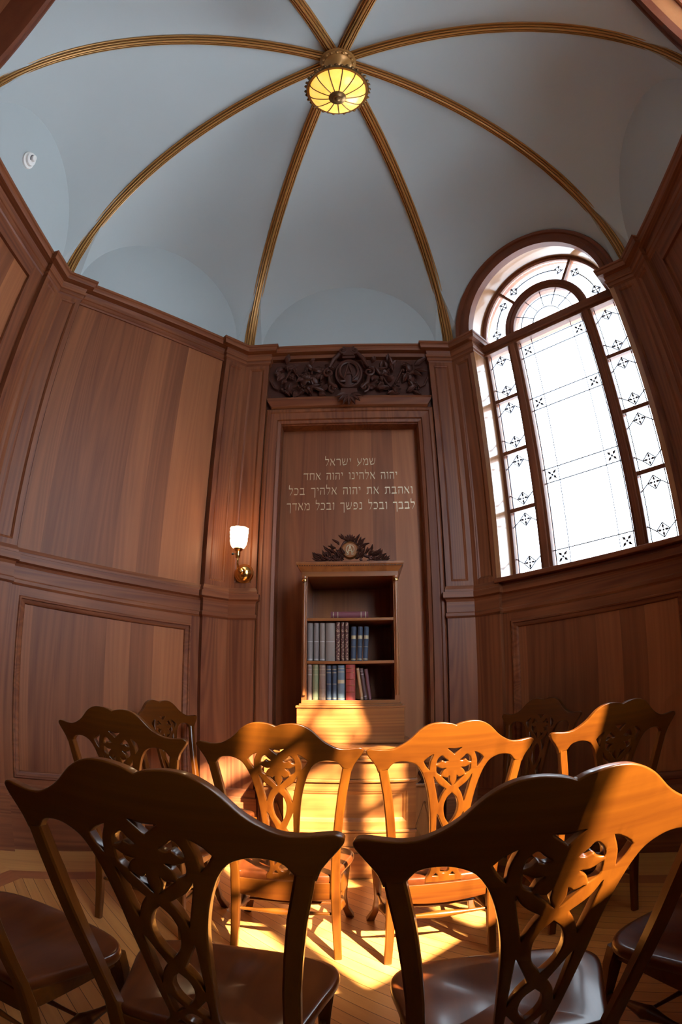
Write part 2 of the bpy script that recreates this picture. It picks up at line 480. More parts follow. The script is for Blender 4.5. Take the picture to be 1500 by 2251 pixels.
R_OPEN, Z_SPR = 0.60, 3.645
ZTOP = 5.25
def spandrel(mb, y0, y1, r, zs, ztop, hw):
    """wall above the springing with a round-headed opening, as strips so that nothing overlaps the hole"""
    n = 40
    arc = [(r*math.cos(PI*i/n), zs+r*math.sin(PI*i/n)) for i in range(n+1)]
    outer = []
    for x, z in arc:
        dx, dz = x, z-zs
        k = min(hw/abs(dx) if abs(dx) > 1e-6 else 1e9, (ztop-zs)/dz if dz > 1e-6 else 1e9)
        outer.append((dx*k, zs+dz*k))
    # put exact corners in
    rows_f = []
    for y in (y0, y1):
        mb.grid([[(x,y,z) for x,z in arc], [(x,y,z) for x,z in outer]])
    mb.grid([[(x,y0,z) for x,z in arc], [(x,y1,z) for x,z in arc]])
    for sx in (1,-1):
        mb.add([(sx*hw,y0,ztop),(sx*hw*0.93,y0,ztop),(sx*hw,y0,ztop-0.1)], [(0,1,2)])

def pilasters(root, inset=True, lower_w=None):
    for sx in (-1, 1):
        mb = MB()
        x0, x1 = (SH, H) if sx > 0 else (-H, -SH)
        if inset: inset_face(mb, x0, x1, 1.75, 3.505, 0.0, 0.034, 0.016, 0.014, 0.07)
        else: mb.box(x0, x1, 0.0, 0.07, 1.75, 3.505)
        mb.build('pilaster_shaft', M['vert'], root)
        mb = MB(); mb.box(x0, x1, 0.0, 0.07, 0.40, 1.56)
        mb.build('pilaster_pedestal', M['vert'], root)

def lower_field(root, x=SH):
    mb = MB(); mb.box(-0.53, 0.53, 0.062, 0.075, 0.46, 1.47)
    mb.build('dado_panel', M['panel'], root)
    mb = MB()
    mb.box(-x, -0.565, STEP, 0.08, 0.40, 1.56); mb.box(0.565, x, STEP, 0.08, 0.40, 1.56)
    mb.build('dado_stile', M['vert'], root)
    mb = MB()
    mb.box(-0.565, 0.565, STEP, 0.08, 0.40, 0.445); mb.box(-0.565, 0.565, STEP, 0.08, 1.485, 1.56)
    mb.build('dado_crosspiece', M['horiz'], root)
    mb = MB()
    frame_moulding(mb, -0.567, 0.567, 0.443, 1.487, [(0,-0.02),(0,0.004),(0.006,0.010),(0.014,0.008),(0.018,0.0),(0.03,-0.004),(0.040,-0.012),(0.044,-0.024)], STEP)
    mb.build('dado_moulding', M['horiz'], root, smooth=30)

def lunette(root):
    mb = MB(); mb.box(-0.95, 0.95, 0.0, 0.03, 3.645, ZTOP)
    mb.build('lunette_plaster', M['plaster'], root)

def panel_wall(name, ang, framed):
    slab = MB(); slab.box(-0.98, 0.98, 0.072, 0.28, -0.06, 3.645); slab.box(-0.98, 0.98, 0.03, 0.28, 3.645, ZTOP)
    root = wall_root(name, ang, slab)
    mb = MB()
    if framed:
        mb.box(-0.52, 0.52, 0.062, 0.072, 1.84, 3.42)
        mb.build('upper_panel', M['panel'], root)
        mb = MB()
        inset = 0.50
        mb.box(-SH, -inset, STEP, 0.08, 1.74, 3.52); mb.box(inset, SH, STEP, 0.08, 1.74, 3.52)
        mb.build('upper_stile', M['vert'], root)
        mb = MB()
        mb.box(-inset, inset, STEP, 0.08, 1.74, 1.86); mb.box(-inset, inset, STEP, 0.08, 3.40, 3.52)
        mb.build('upper_crosspiece', M['horiz'], root)
    else:
        mb.box(-0.618, 0.618, 0.050, 0.075, 1.752, 3.512)
        mb.build('upper_panel', M['panel'], root)
    pilasters(root); lower_field(root); lunette(root)
    for nm, prof in (('cornice', CORN), ('chair_rail', RAIL), ('baseboard', BASE)):
        mb = MB(); run_moulding(prof, FULL, D_IN, D_OUT, mb); mb.build(nm, M['horiz'], root)
    return root

def arch_strip(mb, prof, zs, n=48, a0=0.0, a1=PI, close=True):
    """prof = (radius, y) swept round a half circle"""
    rows = []
    for i in range(n+1):
        a = a0+(a1-a0)*i/n
        rows.append([(r*math.cos(a), y, zs+r*math.sin(a)) for r, y in prof])
    mb.grid(rows, closed_u=close)
    if close:
        o = len(mb.v)-len(prof)*(n+1); k = len(prof)
        mb.f.append(tuple(o+j for j in range(k))); mb.f.append(tuple(o+n*k+j for j in range(k-1,-1,-1)))

def cross_motif(mb, x, z, y, s, rot=0.0, diamond=True):
    """small leaded flower: four petals and a diamond"""
    for k in range(4):
        a = rot + k*PI/2
        d = Vector((math.cos(a), math.sin(a))); e = Vector((-d.y, d.x))
        c = Vector((x, z))
        p = [c+d*s*0.18, c+d*s*0.5+e*s*0.19, c+d*s*0.92, c+d*s*0.5-e*s*0.19]
        mb.prism_xz([(q.x, q.y) for q in p], y-0.004, y+0.004)
    if diamond:
        for k in range(4):
            a = rot + k*PI/2; b_ = a+PI/2
            bar(mb, x+s*math.cos(a), z+s*math.sin(a), x+s*math.cos(b_), z+s*math.sin(b_), y, 0.006)
    mb.ball((x, y, z), s*0.17, 6)
def bar(mb, x0, z0, x1, z1, y, w, d=0.004):
    a = Vector((x0,z0)); b_ = Vector((x1,z1)); t = (b_-a).normalized(); e = Vector((-t.y,t.x))*w/2
    mb.prism_xz([tuple(a+e), tuple(b_+e), tuple(b_-e), tuple(a-e)], y-d, y+d)

def window_wall(name, wname, ang, glazed=True):
    slab = MB()
    slab.box(-0.98, -R_OPEN, 0.072, 0.28, -0.06, Z_SPR); slab.box(R_OPEN, 0.98, 0.072, 0.28, -0.06, Z_SPR)
    slab.box(-R_OPEN, R_OPEN, 0.072, 0.28, -0.06, 1.70)
    spandrel(slab, 0.03, 0.28, R_OPEN, Z_SPR, ZTOP, 0.98)
    root = wall_root(name, ang, slab)
    pilasters(root); lower_field(root)
    mb = MB(); spandrel(mb, 0.0, 0.03, R_OPEN, Z_SPR, ZTOP, 0.95); mb.build('lunette_plaster', M['plaster'], root)
    for sx in (-1, 1):
        mb = MB()
        if sx < 0: path = [(-H,0),(-R_OPEN,0),(-R_OPEN,0.20)]; d0, d1 = D_IN, (0,1)
        else: path = [(R_OPEN,0.20),(R_OPEN,0),(H,0)]; d0, d1 = (0,-1), D_OUT
        prof = [(max(p,-0.02) if p < 0 else p*0.85, z) for p, z in CORN]
        # reveal side turns into the opening: same moulding carried round the corner
        run_moulding(prof, path, d0, d1, mb); mb.build('cornice', M['horiz'], root)
        mb = MB(); x0, x1 = (-SH, -R_OPEN) if sx < 0 else (R_OPEN, SH)
        mb.box(x0, x1, 0.012, 0.07, 1.74, 3.51); mb.build('casing', M['vert'], root)
    mb = MB(); run_moulding(RAIL, FULL, D_IN, D_OUT, mb); mb.build('chair_rail', M['horiz'], root)
    mb = MB(); run_moulding(BASE, FULL, D_IN, D_OUT, mb); mb.build('baseboard', M['horiz'], root)
    mb = MB()
    arch_strip(mb, [(0.592,0.03),(0.592,-0.030),(0.612,-0.042),(0.635,-0.045),(0.64,-0.036),(0.672,-0.036),(0.677,-0.052),(0.70,-0.056),(0.712,-0.045),(0.712,0.03)], Z_SPR)
    mb.build('archivolt', M['arch'], root, smooth=35)
    # lining of the deep reveal
    mb = MB()
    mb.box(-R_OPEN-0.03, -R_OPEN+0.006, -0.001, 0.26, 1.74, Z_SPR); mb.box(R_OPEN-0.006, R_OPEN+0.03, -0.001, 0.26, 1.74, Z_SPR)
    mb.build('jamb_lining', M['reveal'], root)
    mb = MB(); arch_strip(mb, [(0.594,0.01),(0.594,0.26),(0.62,0.26),(0.62,0.01)], Z_SPR); mb.build('arch_lining', M['arch_lit'] if glazed else M['arch'], root, smooth=40)
    # the window itself
    wr = bpy.data.objects.new(wname, None); COL.objects.link(wr); wr['kind'] = 'structure'
    wr['label'] = {'window_1': 'tall bright round headed leaded window right of the bookcase', 'window_2': 'round headed leaded window whose arch shows at the top right corner', 'window_3': 'dark arched recess at the top left corner with boards added to keep light out'}[wname]
    wr.location = root.location; wr.rotation_euler = root.rotation_euler
    mb = MB(); mb.box(-0.64, 0.64, -0.022, 0.27, 1.735, 1.765)
    mb.build('window_sill', M['horiz'], wr, bevel=0.004)
    ZB, ZT = 1.765, 3.53      # bottom of the lights, bottom of the transom
    YF = 0.19
    if not glazed:
        mb = MB(); mb.box(-0.60, 0.60, 0.20, 0.23, 1.76, Z_SPR); mb.build('light_stop_board', M['panel'], wr)  # boards added inside the arch to keep daylight out on this side
        mb = MB(); n = 32
        mb.prism_xz([(0.6*math.cos(PI*i/n), Z_SPR+0.6*math.sin(PI*i/n)) for i in range(n+1)], 0.20, 0.23)
        mb.build('light_stop_head', M['horiz'], wr)
        return root
    mb = MB()
    mb.box(-0.60,-0.572,0.165,0.24,ZB,Z_SPR); mb.box(0.572,0.60,0.165,0.24,ZB,Z_SPR)
    arch_strip(mb, [(0.60,0.165),(0.575,0.165),(0.565,0.18),(0.565,0.24),(0.60,0.24)], Z_SPR)
    mb.box(-0.60,0.60,0.165,0.24,ZB,ZB+0.03)
    mb.build('window_frame', M['vert'], wr, bevel=0.003)
    for sx in (-1,1):
        mb = MB(); mb.box(sx*0.33-0.042, sx*0.33+0.042, 0.155, 0.24, ZB, ZT)
        mb.box(sx*0.33-0.022, sx*0.33+0.022, 0.138, 0.16, ZB, ZT)
        mb.build('mullion', M['vert'], wr, bevel=0.004)
        for zb in (2.245, 2.675, 3.105):
            mb = MB(); x0, x1 = (0.372, 0.572) if sx > 0 else (-0.572, -0.372)
            mb.box(x0, x1, 0.172, 0.222, zb-0.014, zb+0.014); mb.build('glazing_bar', M['horiz'], wr)
    mb = MB(); mb.box(-0.60, 0.60, 0.145, 0.24, ZT, 3.605); mb.box(-0.60, 0.60, 0.125, 0.15, ZT+0.022, 3.615)
    mb.build('transom', M['horiz'], wr, bevel=0.004)
    mb = MB(); arch_strip(mb, [(0.372,0.24),(0.372,0.16),(0.36,0.145),(0.345,0.15),(0.335,0.16),(0.318,0.158),(0.30,0.172),(0.30,0.24)], Z_SPR-0.02)
    mb.build('fanlight_arch', M['arch'], wr, smooth=35)
    for a in (52, 128):
        ar = math.radians(a); mb = MB()
        bar(mb, 0.37*math.cos(ar), Z_SPR-0.02+0.37*math.sin(ar), 0.58*math.cos(ar), Z_SPR+0.58*math.sin(ar), 0.195, 0.024, 0.025)
        mb.build('fanlight_bar', M['vert'], wr)
    # panes
    mb = MB()
    mb.box(-0.29,0.29,0.197,0.201,ZB+0.02,ZT+0.01); mb.build('pane', M['glass'], wr)
    for sx in (-1,1):
        zs = [ZB+0.02, 2.245, 2.675, 3.105, ZT+0.01]
        for z0, z1 in zip(zs, zs[1:]):
            mb = MB(); x0, x1 = (0.37,0.575) if sx > 0 else (-0.575,-0.37)
            mb.box(x0,x1,0.197,0.201,z0,z1); mb.build('pane', M['glass'], wr)
    mb = MB(); n = 40
    mb.prism_xz([(0.57*math.cos(PI*i/n), Z_SPR-0.03+0.59*math.sin(PI*i/n)) for i in range(n+1)], 0.197, 0.201)
    mb.build('fanlight_pane', M['glass'], wr)
    # leading
    mb = MB(); y = 0.195
    for sx in (-1,1):
        zs = [ZB+0.03, 2.245, 2.675, 3.105, ZT]
        xc = sx*0.472
        for z0, z1 in zip(zs, zs[1:]):
            for zc, zz in ((z0+0.075, z0), (z1-0.075, z1)):
                cross_motif(mb, xc, zc, y, 0.045)
                bar(mb, xc-0.045, zc, sx*0.472-0.10, zc+(zc-zz)*0.55, y, 0.006); bar(mb, xc+0.045, zc, sx*0.472+0.10, zc+(zc-zz)*0.55, y, 0.006)
            bar(mb, xc-0.085, z0, xc-0.085, z1, y, 0.006); bar(mb, xc+0.085, z0, xc+0.085, z1, y, 0.006)
    for zc in (1.86, 2.42, 2.98, 3.44):
        for sx in (-1,1): cross_motif(mb, sx*0.225, zc, y, 0.05, PI/4, False)
        bar(mb, -0.29, zc+0.05, 0.29, zc+0.05, y, 0.006); bar(mb, -0.29, zc-0.05, 0.29, zc-0.05, y, 0.006)
    for sx in (-1,1):
        bar(mb, sx*0.275, ZB, sx*0.275, ZT, y, 0.006); bar(mb, sx*0.175, ZB, sx*0.175, ZT, y, 0.004)
    for a in (8, 42, 62, 118, 138, 172):
        ar = math.radians(a); cross_motif(mb, 0.468*math.cos(ar), Z_SPR+0.468*math.sin(ar), y, 0.042, ar)
    for r in (0.468,):
        for a0, a1 in ((14,37),(67,113),(143,166)):
            for k in range(a0, a1, 4):
                p, q = math.radians(k), math.radians(min(k+4,a1))
                bar(mb, r*math.cos(p), Z_SPR+r*math.sin(p), r*math.cos(q), Z_SPR+r*math.sin(q), y, 0.009)
    for r in (0.13, 0.235):
        for k in range(0, 180, 10):
            p, q = math.radians(k), math.radians(k+10)
            bar(mb, r*math.cos(p), Z_SPR-0.01+r*math.sin(p), r*math.cos(q), Z_SPR-0.01+r*math.sin(q), y, 0.006)
    for a in (30, 60, 90, 120, 150):
        ar = math.radians(a); bar(mb, 0.13*math.cos(ar), Z_SPR+0.13*math.sin(ar), 0.30*math.cos(ar), Z_SPR+0.30*math.sin(ar), y, 0.006)
    mb.build('leading', M['lead'], wr)
    return root

# carving ---------------------------------------------------------------------
def leaf(mb, x, z, y, ln, wd, ang, lift=0.02):
    """pointed leaf with a raised midrib, lying on the face at y, tip lifted towards the room"""
    d = Vector((math.cos(ang), math.sin(ang))); e = Vector((-d.y, d.x))
    prof = [(0,0.05),(0.2,0.7),(0.4,1.0),(0.65,0.75),(0.85,0.4),(1.0,0.02)]
    rows = []
    for t, w in prof:
        c = Vector((x,z)) + d*ln*t
        h = lift*math.sin(t*PI*0.75)
        row = []
        for k, hh in ((-1,-0.004),(-0.5,0.006),(0,0.003),(0.5,0.006),(1,-0.004)):
            q = c + e*wd*w*0.5*k
            row.append((q.x, y-h-hh, q.y))
        rows.append(row)
    mb.grid(rows)
def spiral(mb, x, z, y, r0, turns, a0, sgn, rad):
    pts = []; rr = []
    n = int(18*turns)
    for i in range(n+1):
        t = i/n; a = a0 + sgn*turns*2*PI*t; r = r0*(1-0.86*t)
        pts.append((x+r*math.cos(a), y-0.01*t, z+r*math.sin(a))); rr.append(rad*(1-0.4*t))
    mb.tube(pts, rr, 7)
def monogram(mb, x, z, y, s, rad):
    """an omega ring with a capital A standing inside it"""
    pts = []
    for i in range(25):
        a = math.radians(-62 + 304*i/24)
        pts.append((x+s*0.78*math.cos(a), y, z+s*0.1+s*0.9*math.sin(a)))
    pts = [(x+s*0.72, y, z-s*0.98)] + [(x+s*0.34, y, z-s*0.98)] + pts + [(x-s*0.34, y, z-s*0.98), (x-s*0.72, y, z-s*0.98)]
    mb.tube(pts, rad, 6)
    mb.tube([(x-s*0.42, y, z-s*0.75), (x, y, z+s*0.9)], rad*0.9, 6)
    mb.tube([(x+s*0.42, y, z-s*0.75), (x, y, z+s*0.9)], rad*0.9, 6)
    mb.tube([(x-s*0.27, y, z-s*0.2), (x+s*0.27, y, z-s*0.2)], rad*0.8, 6)

def alcove_wall():
    slab = MB(); slab.box(-0.98, 0.98, 0.205, 0.36, -0.06, 3.645); slab.box(-0.98, 0.98, 0.03, 0.36, 3.645, ZTOP)
    slab.box(-0.98,-0.505,0.072,0.21,-0.06,3.62); slab.box(0.505,0.98,0.072,0.21,-0.06,3.62); slab.box(-0.505,0.505,0.072,0.21,2.985,3.62)
    root = wall_root('wall_back', 90, slab)
    mb = MB(); mb.box(-0.505, 0.505, 0.165, 0.207, 0.0, 2.985); mb.build('upper_panel', M['panel'], root)
    pilasters(root); lunette(root)
    FR = 0.03
    # casing of the opening, three sides
    prof = [(0.0,-0.05),(0.0,0.004),(0.012,0.010),(0.028,0.010),(0.034,0.0),(0.085,-0.004),(0.09,-0.018),(0.112,-0.024),(0.118,-0.06),(0.118,-0.135)]
    mb = MB()
    def casing_rows():
        rows = []
        for m, h in prof:
            x = SH-0.004-m; zt = 3.105-m; y = FR-h
            rows.append([(-x,y,0.0),(-x,y,zt),(x,y,zt),(x,y,0.0)])
        return rows
    mb.grid(casing_rows()); mb.build('opening_casing', M['vert'], root)
    mb = MB(); mb.box(-SH, SH, 0.045, 0.08, 3.10, 3.55); mb.build('frieze_board', M['carve'], root)
    mb = MB()
    mb.add([(-0.625,STEP,3.20),(0.625,STEP,3.20),(0.62,-0.004,3.19),(-0.62,-0.004,3.19),(-0.615,-0.012,3.165),(0.615,-0.012,3.165),(-0.585,0.01,3.12),(0.585,0.01,3.12),(-0.585,STEP,3.105),(0.585,STEP,3.105)],
           [(0,1,2,3),(3,2,5,4),(4,5,7,6),(6,7,9,8),(0,3,4,6,8),(1,9,7,5,2)])
    mb.build('frieze_ledge', M['horiz'], root)
    mb = MB(); top = [(p, z) for p, z in CORN if z >= 3.58 or p < 0]
    top = [(-0.10,3.672),(0.0725,3.662),(0.0725,3.645),(0.064,3.64),(0.062,3.622),(0.058,3.608),(0.016,3.603),(0.010,3.575),(-0.10,3.575)]
    run_moulding(top, FULL, D_IN, D_OUT, mb); mb.build('cornice', M['horiz'], root)
    for sx in (-1,1):
        low = [(-0.05,3.58),(0.010,3.575),(0.022,3.566),(0.020,3.545),(0.012,3.54),(0.012,3.515),(0.006,3.51),(0.0,3.50),(-0.05,3.50)]
        for nm, prof2 in (('necking', low), ('chair_rail', RAIL), ('baseboard', BASE)):
            path = [(-H,0),(-SH,0),(-SH,0.06)] if sx < 0 else [(SH,0.06),(SH,0),(H,0)]
            d0, d1 = (D_IN,(0,1)) if sx < 0 else ((0,-1),D_OUT)
            mb = MB(); run_moulding([(max(p,-0.05),z) for p,z in prof2], path, d0, d1, mb); mb.build(nm, M['horiz'], root)
    return root

def octagon(a, z): 
    r = a/math.cos(PI/8)
    return [(r*math.cos(PI/8+k*PI/4), r*math.sin(PI/8+k*PI/4), z) for k in range(8)]

def make_floor():
    f = bpy.data.objects.new('floor', None); COL.objects.link(f); f['kind'] = 'structure'
    f['label'] = 'honey coloured strip floor with a dark inlaid line and pale border'
    mb = MB(); mb.prism_xy([p[:2] for p in octagon(1.53, 0)], -0.05, 0.0); mb.build('floor_strips', M['floor'], f)
    for nm, a0, a1, mt in (('floor_inlay',1.53,1.635,'inlay'),('floor_border',1.635,2.15,'border')):
        for k in range(8):
            p, q = octagon(a0,0), octagon(a1,0)
            # each side is a board lying along its own wall
            a = PI/8+k*PI/4+PI/8
            rot = Matrix.Rotation(-(a-PI/2), 4, 'Z')
            quad = [rot @ Vector(v) for v in (p[k], p[(k+1)%8], q[(k+1)%8], q[k])]
            mb = MB(); mb.prism_xy([v[:2] for v in quad], -0.05, 0.0)
            o = mb.build(nm, M[mt], f); o.rotation_euler = (0,0,a-PI/2)
make_floor()

window_wall('wall_back_right', 'window_1', 45)
panel_wall('wall_back_left', 135, False)
alcove_wall()
panel_wall('wall_left', 180, True)
panel_wall('wall_right', 0, True)
window_wall('wall_front_right', 'window_2', 315)
window_wall('wall_front_left', 'window_3', 225, glazed=False)
def door_wall():
    """the side behind the viewer: a wide doorway added to cut bounced light, into an unlit passage"""
    slab = MB()
    for sx in (-1,1):
        x0, x1 = sorted((sx*0.56, sx*0.98)); slab.box(x0, x1, 0.05, 0.28, -0.06, 3.62)
    slab.box(-0.56, 0.56, 0.05, 0.28, 2.75, 3.62); slab.box(-0.98, 0.98, 0.03, 0.28, 3.645, ZTOP)
    root = wall_root('wall_front', 270, slab)
    pilasters(root); lunette(root)
    mb = MB(); run_moulding(CORN, FULL, D_IN, D_OUT, mb); mb.build('cornice', M['horiz'], root)
    mb = MB()
    for sx in (-1,1):
        x0, x1 = sorted((sx*0.54, sx*0.66)); mb.box(x0, x1, 0.01, 0.30, 0.0, 2.85)
    mb.box(-0.66, 0.66, 0.01, 0.30, 2.73, 2.85)
    mb.build('door_casing', M['vert'], root, bevel=0.006)
    mb = MB()
    mb.box(-1.0, -0.9, 0.28, 3.4, -0.06, 2.95); mb.box(0.9, 1.0, 0.28, 3.4, -0.06, 2.95)
    mb.box(-1.0, 1.0, 3.4, 3.5, -0.06, 2.95); mb.box(-1.0, 1.0, 0.28, 3.5, 2.95, 3.05); mb.box(-1.0, 1.0, 0.1, 3.5, -0.06, -0.002)
    mb.build('added_passage', M['carve'], root)  # unseen dark box behind the doorway, added to cut bounced light on chair backs
door_wall()

# ------------------------------------------------------------------ ceiling vault
ZH, RB, Z0 = 4.97, 2.10, 3.65
HGT = ZH - Z0
def make_ceiling():
    c = MB()
    NT = 26; R_L = 0.70; ZL = 3.63
    for k in range(8):
        base = k*PI/4
        cols = []
        NA = 28
        alphas = [PI*i/NA for i in range(NA+1)]
        specs = []
        specs.append((-PI/8, RB+0.012, Z0-0.02, -PI/8))
        for al in reversed(alphas):
            x = R_L*math.cos(al); z = ZL + R_L*math.sin(al)
            phi = math.atan2(x, AP); specs.append((phi, math.hypot(x, AP), z, None))
        specs.append((PI/8, RB+0.012, Z0-0.02, PI/8))
        specs.sort(key=lambda s: s[0])
        pm = math.atan2(R_L, AP)
        for phi, rA, zA, fix in specs:
            s0 = max(0.0, (zA-Z0)/HGT); th0 = math.asin(min(0.99, s0))
            row = []
            for j in range(NT+1):
                th = th0 + (PI/2-th0)*j/NT
                r = rA*math.cos(th)/math.cos(th0)
                z = zA + (ZH-zA)*(math.sin(th)-s0)/(1-s0)
                if fix is None:
                    g = (PI/8-0.004)/pm
                    ph = phi*(1+(g-1)*smoothstep(j/NT*3.0))
                else: ph = fix
                row.append((r*math.cos(base+ph), r*math.sin(base+ph), z))
            cols.append(row)
        c.grid(cols)
    o = c.build('ceiling', M['plaster'], smooth=28)
    o['kind'] = 'structure'; o['label'] = 'blue grey plaster umbrella vault with eight gilded ribs'
    for k in range(8):
        a = PI/8 + k*PI/4
        d = Vector((math.cos(a), math.sin(a), 0)); t = Vector((-d.y, d.x, 0))
        mb = MB(); rows = []
        hp = [(0.045,-0.02),(0.045,0.012),(0.041,0.020),(0.035,0.021),(0.031,0.010),(0.028,0.010),(0.026,0.030),(0.022,0.038),(0.017,0.038),(0.0135,0.026),(0.011,0.026),(0.009,0.042),(0.004,0.047)]
        prof = [(-w, h) for w, h in hp] + [(w, h) for w, h in reversed(hp)]
        n = 44
        for j in range(n+1):
            th = (PI/2)*0.972*j/n
            p = d*(RB*math.cos(th)) + Vector((0,0,Z0+HGT*math.sin(th)))
            nrm = -(d*(math.cos(th)/RB) + Vector((0,0,math.sin(th)/HGT))).normalized()
            rows.append([p + t*w*0.95 + nrm*h for w, h in prof])
        mb.grid(rows)
        mb.build('vault_rib', M['gold'], o, smooth=25)
    roof = MB(); roof.prism_xy([p[:2] for p in octagon(2.3,0)], 5.22, 5.32)  # unseen slab added above the vault so that no daylight leaks in
    roof.build('light_tight_slab', M['vert'], o)
make_ceiling()

# ------------------------------------------------------------------ things on the wall
GLYPH = {   # broad-nib square Hebrew letters: width, strokes
    'ש': (1.0, [[(.92,1),(.88,.55),(.72,.15),(.25,.05)], [(.08,1),(.14,.5),(.25,.05)], [(.5,1),(.48,.6),(.2,.38)]]),
    'מ': (.86, [[(.05,1),(.3,.72),(.55,.95),(.78,.85),(.82,.08)], [(.82,.06),(.42,.06)], [(.3,.72),(.08,.03)]]),
    'ע': (.75, [[(.72,1),(.66,.45),(.05,-.12)], [(.1,1),(.2,.55),(.42,.22)]]),
    'י': (.3, [[(.05,.97),(.25,.92),(.22,.6)]]),
    'ר': (.7, [[(.03,.92),(.58,.92),(.65,.75),(.65,.03)]]),
    'א': (.8, [[(.08,1),(.75,.03)], [(.72,1),(.68,.72),(.5,.5)], [(.2,.62),(.1,.35),(.1,.03)]]),
    'ל': (.65, [[(.1,1.42),(.08,.92),(.6,.92),(.58,.6),(.28,.02)]]),
    'ה': (.75, [[(.03,.92),(.68,.92),(.7,.03)], [(.14,.58),(.12,.03)]]),
    'ו': (.3, [[(.05,.95),(.24,.92),(.22,.03)]]),
    'נ': (.5, [[(.1,.95),(.4,.9),(.4,.07),(.03,.07)]]),
    'ח': (.82, [[(.03,.92),(.75,.92),(.75,.03)], [(.13,.92),(.13,.03)]]),
    'ד': (.78, [[(.03,.92),(.76,.92)], [(.63,.92),(.63,.03)]]),
    'ב': (.78, [[(.05,.92),(.6,.92),(.6,.07)], [(.03,.07),(.76,.07)]]),
    'ת': (.85, [[(.05,.92),(.74,.92),(.77,.03)], [(.22,.92),(.22,.1),(.03,.05)]]),
    'ך': (.68, [[(.03,.92),(.62,.92),(.62,-.38)]]),
    'כ': (.7, [[(.05,.92),(.5,.92),(.62,.75),(.62,.25),(.5,.07),(.03,.07)]]),
    'פ': (.75, [[(.28,.5),(.1,.55),(.1,.92),(.5,.92),(.64,.75),(.64,.25),(.5,.07),(.05,.07)]]),
}
NIB = [(-.045,-.045),(-.022,-.07),(.045,.045),(.022,.07)]
def hull(pts):
    pts = sorted(set(pts))
    def half(ps):
        h = []
        for q in ps:
            while len(h) > 1 and (h[-1][0]-h[-2][0])*(q[1]-h[-2][1])-(h[-1][1]-h[-2][1])*(q[0]-h[-2][0]) <= 0: h.pop()
            h.append(q)
        return h[:-1]
    return half(pts)+half(pts[::-1])
def lettering():
    t = thing('wall_inscription', 'four lines of gilt Hebrew lettering on the panel above the bookcase', 'lettering', (0, AP+0.165, 2.3))
    lines = [('שמע ישראל', 2.722, 0.372), ('יהוה אלהינו יהוה אחד', 2.610, 0.682), ('ואהבת את יהוה אלהיך בכל', 2.494, 0.895), ('לבבך ובכל נפשך ובכל מאדך', 2.378, 0.915)]
    for s, z, wd in lines:
        total = sum(0.55 if ch == ' ' else GLYPH[ch][0] for ch in s) + 0.2*(len(s)-1)
        kx = wd/total; kz = 0.053
        x = wd/2; mb = MB(); lay = 0
        for ch in s:
            if ch == ' ': x -= (0.55+0.2)*kx; continue
            w, strokes = GLYPH[ch]
            for st in strokes:
                for a, b in zip(st, st[1:]):
                    lay += 1
                    h = hull([(x-(w-q[0]-n[0])*kx, (q[1]+n[1])*kz) for q in (a, b) for n in NIB])
                    mb.prism_xz(h, -0.003-0.0002*(lay % 4), 0.0)
            x -= (w+0.2)*kx
        o = mb.build('text_line', M['gold_letter'], t); o.location = (0, 0, z-2.3-0.028)
lettering()

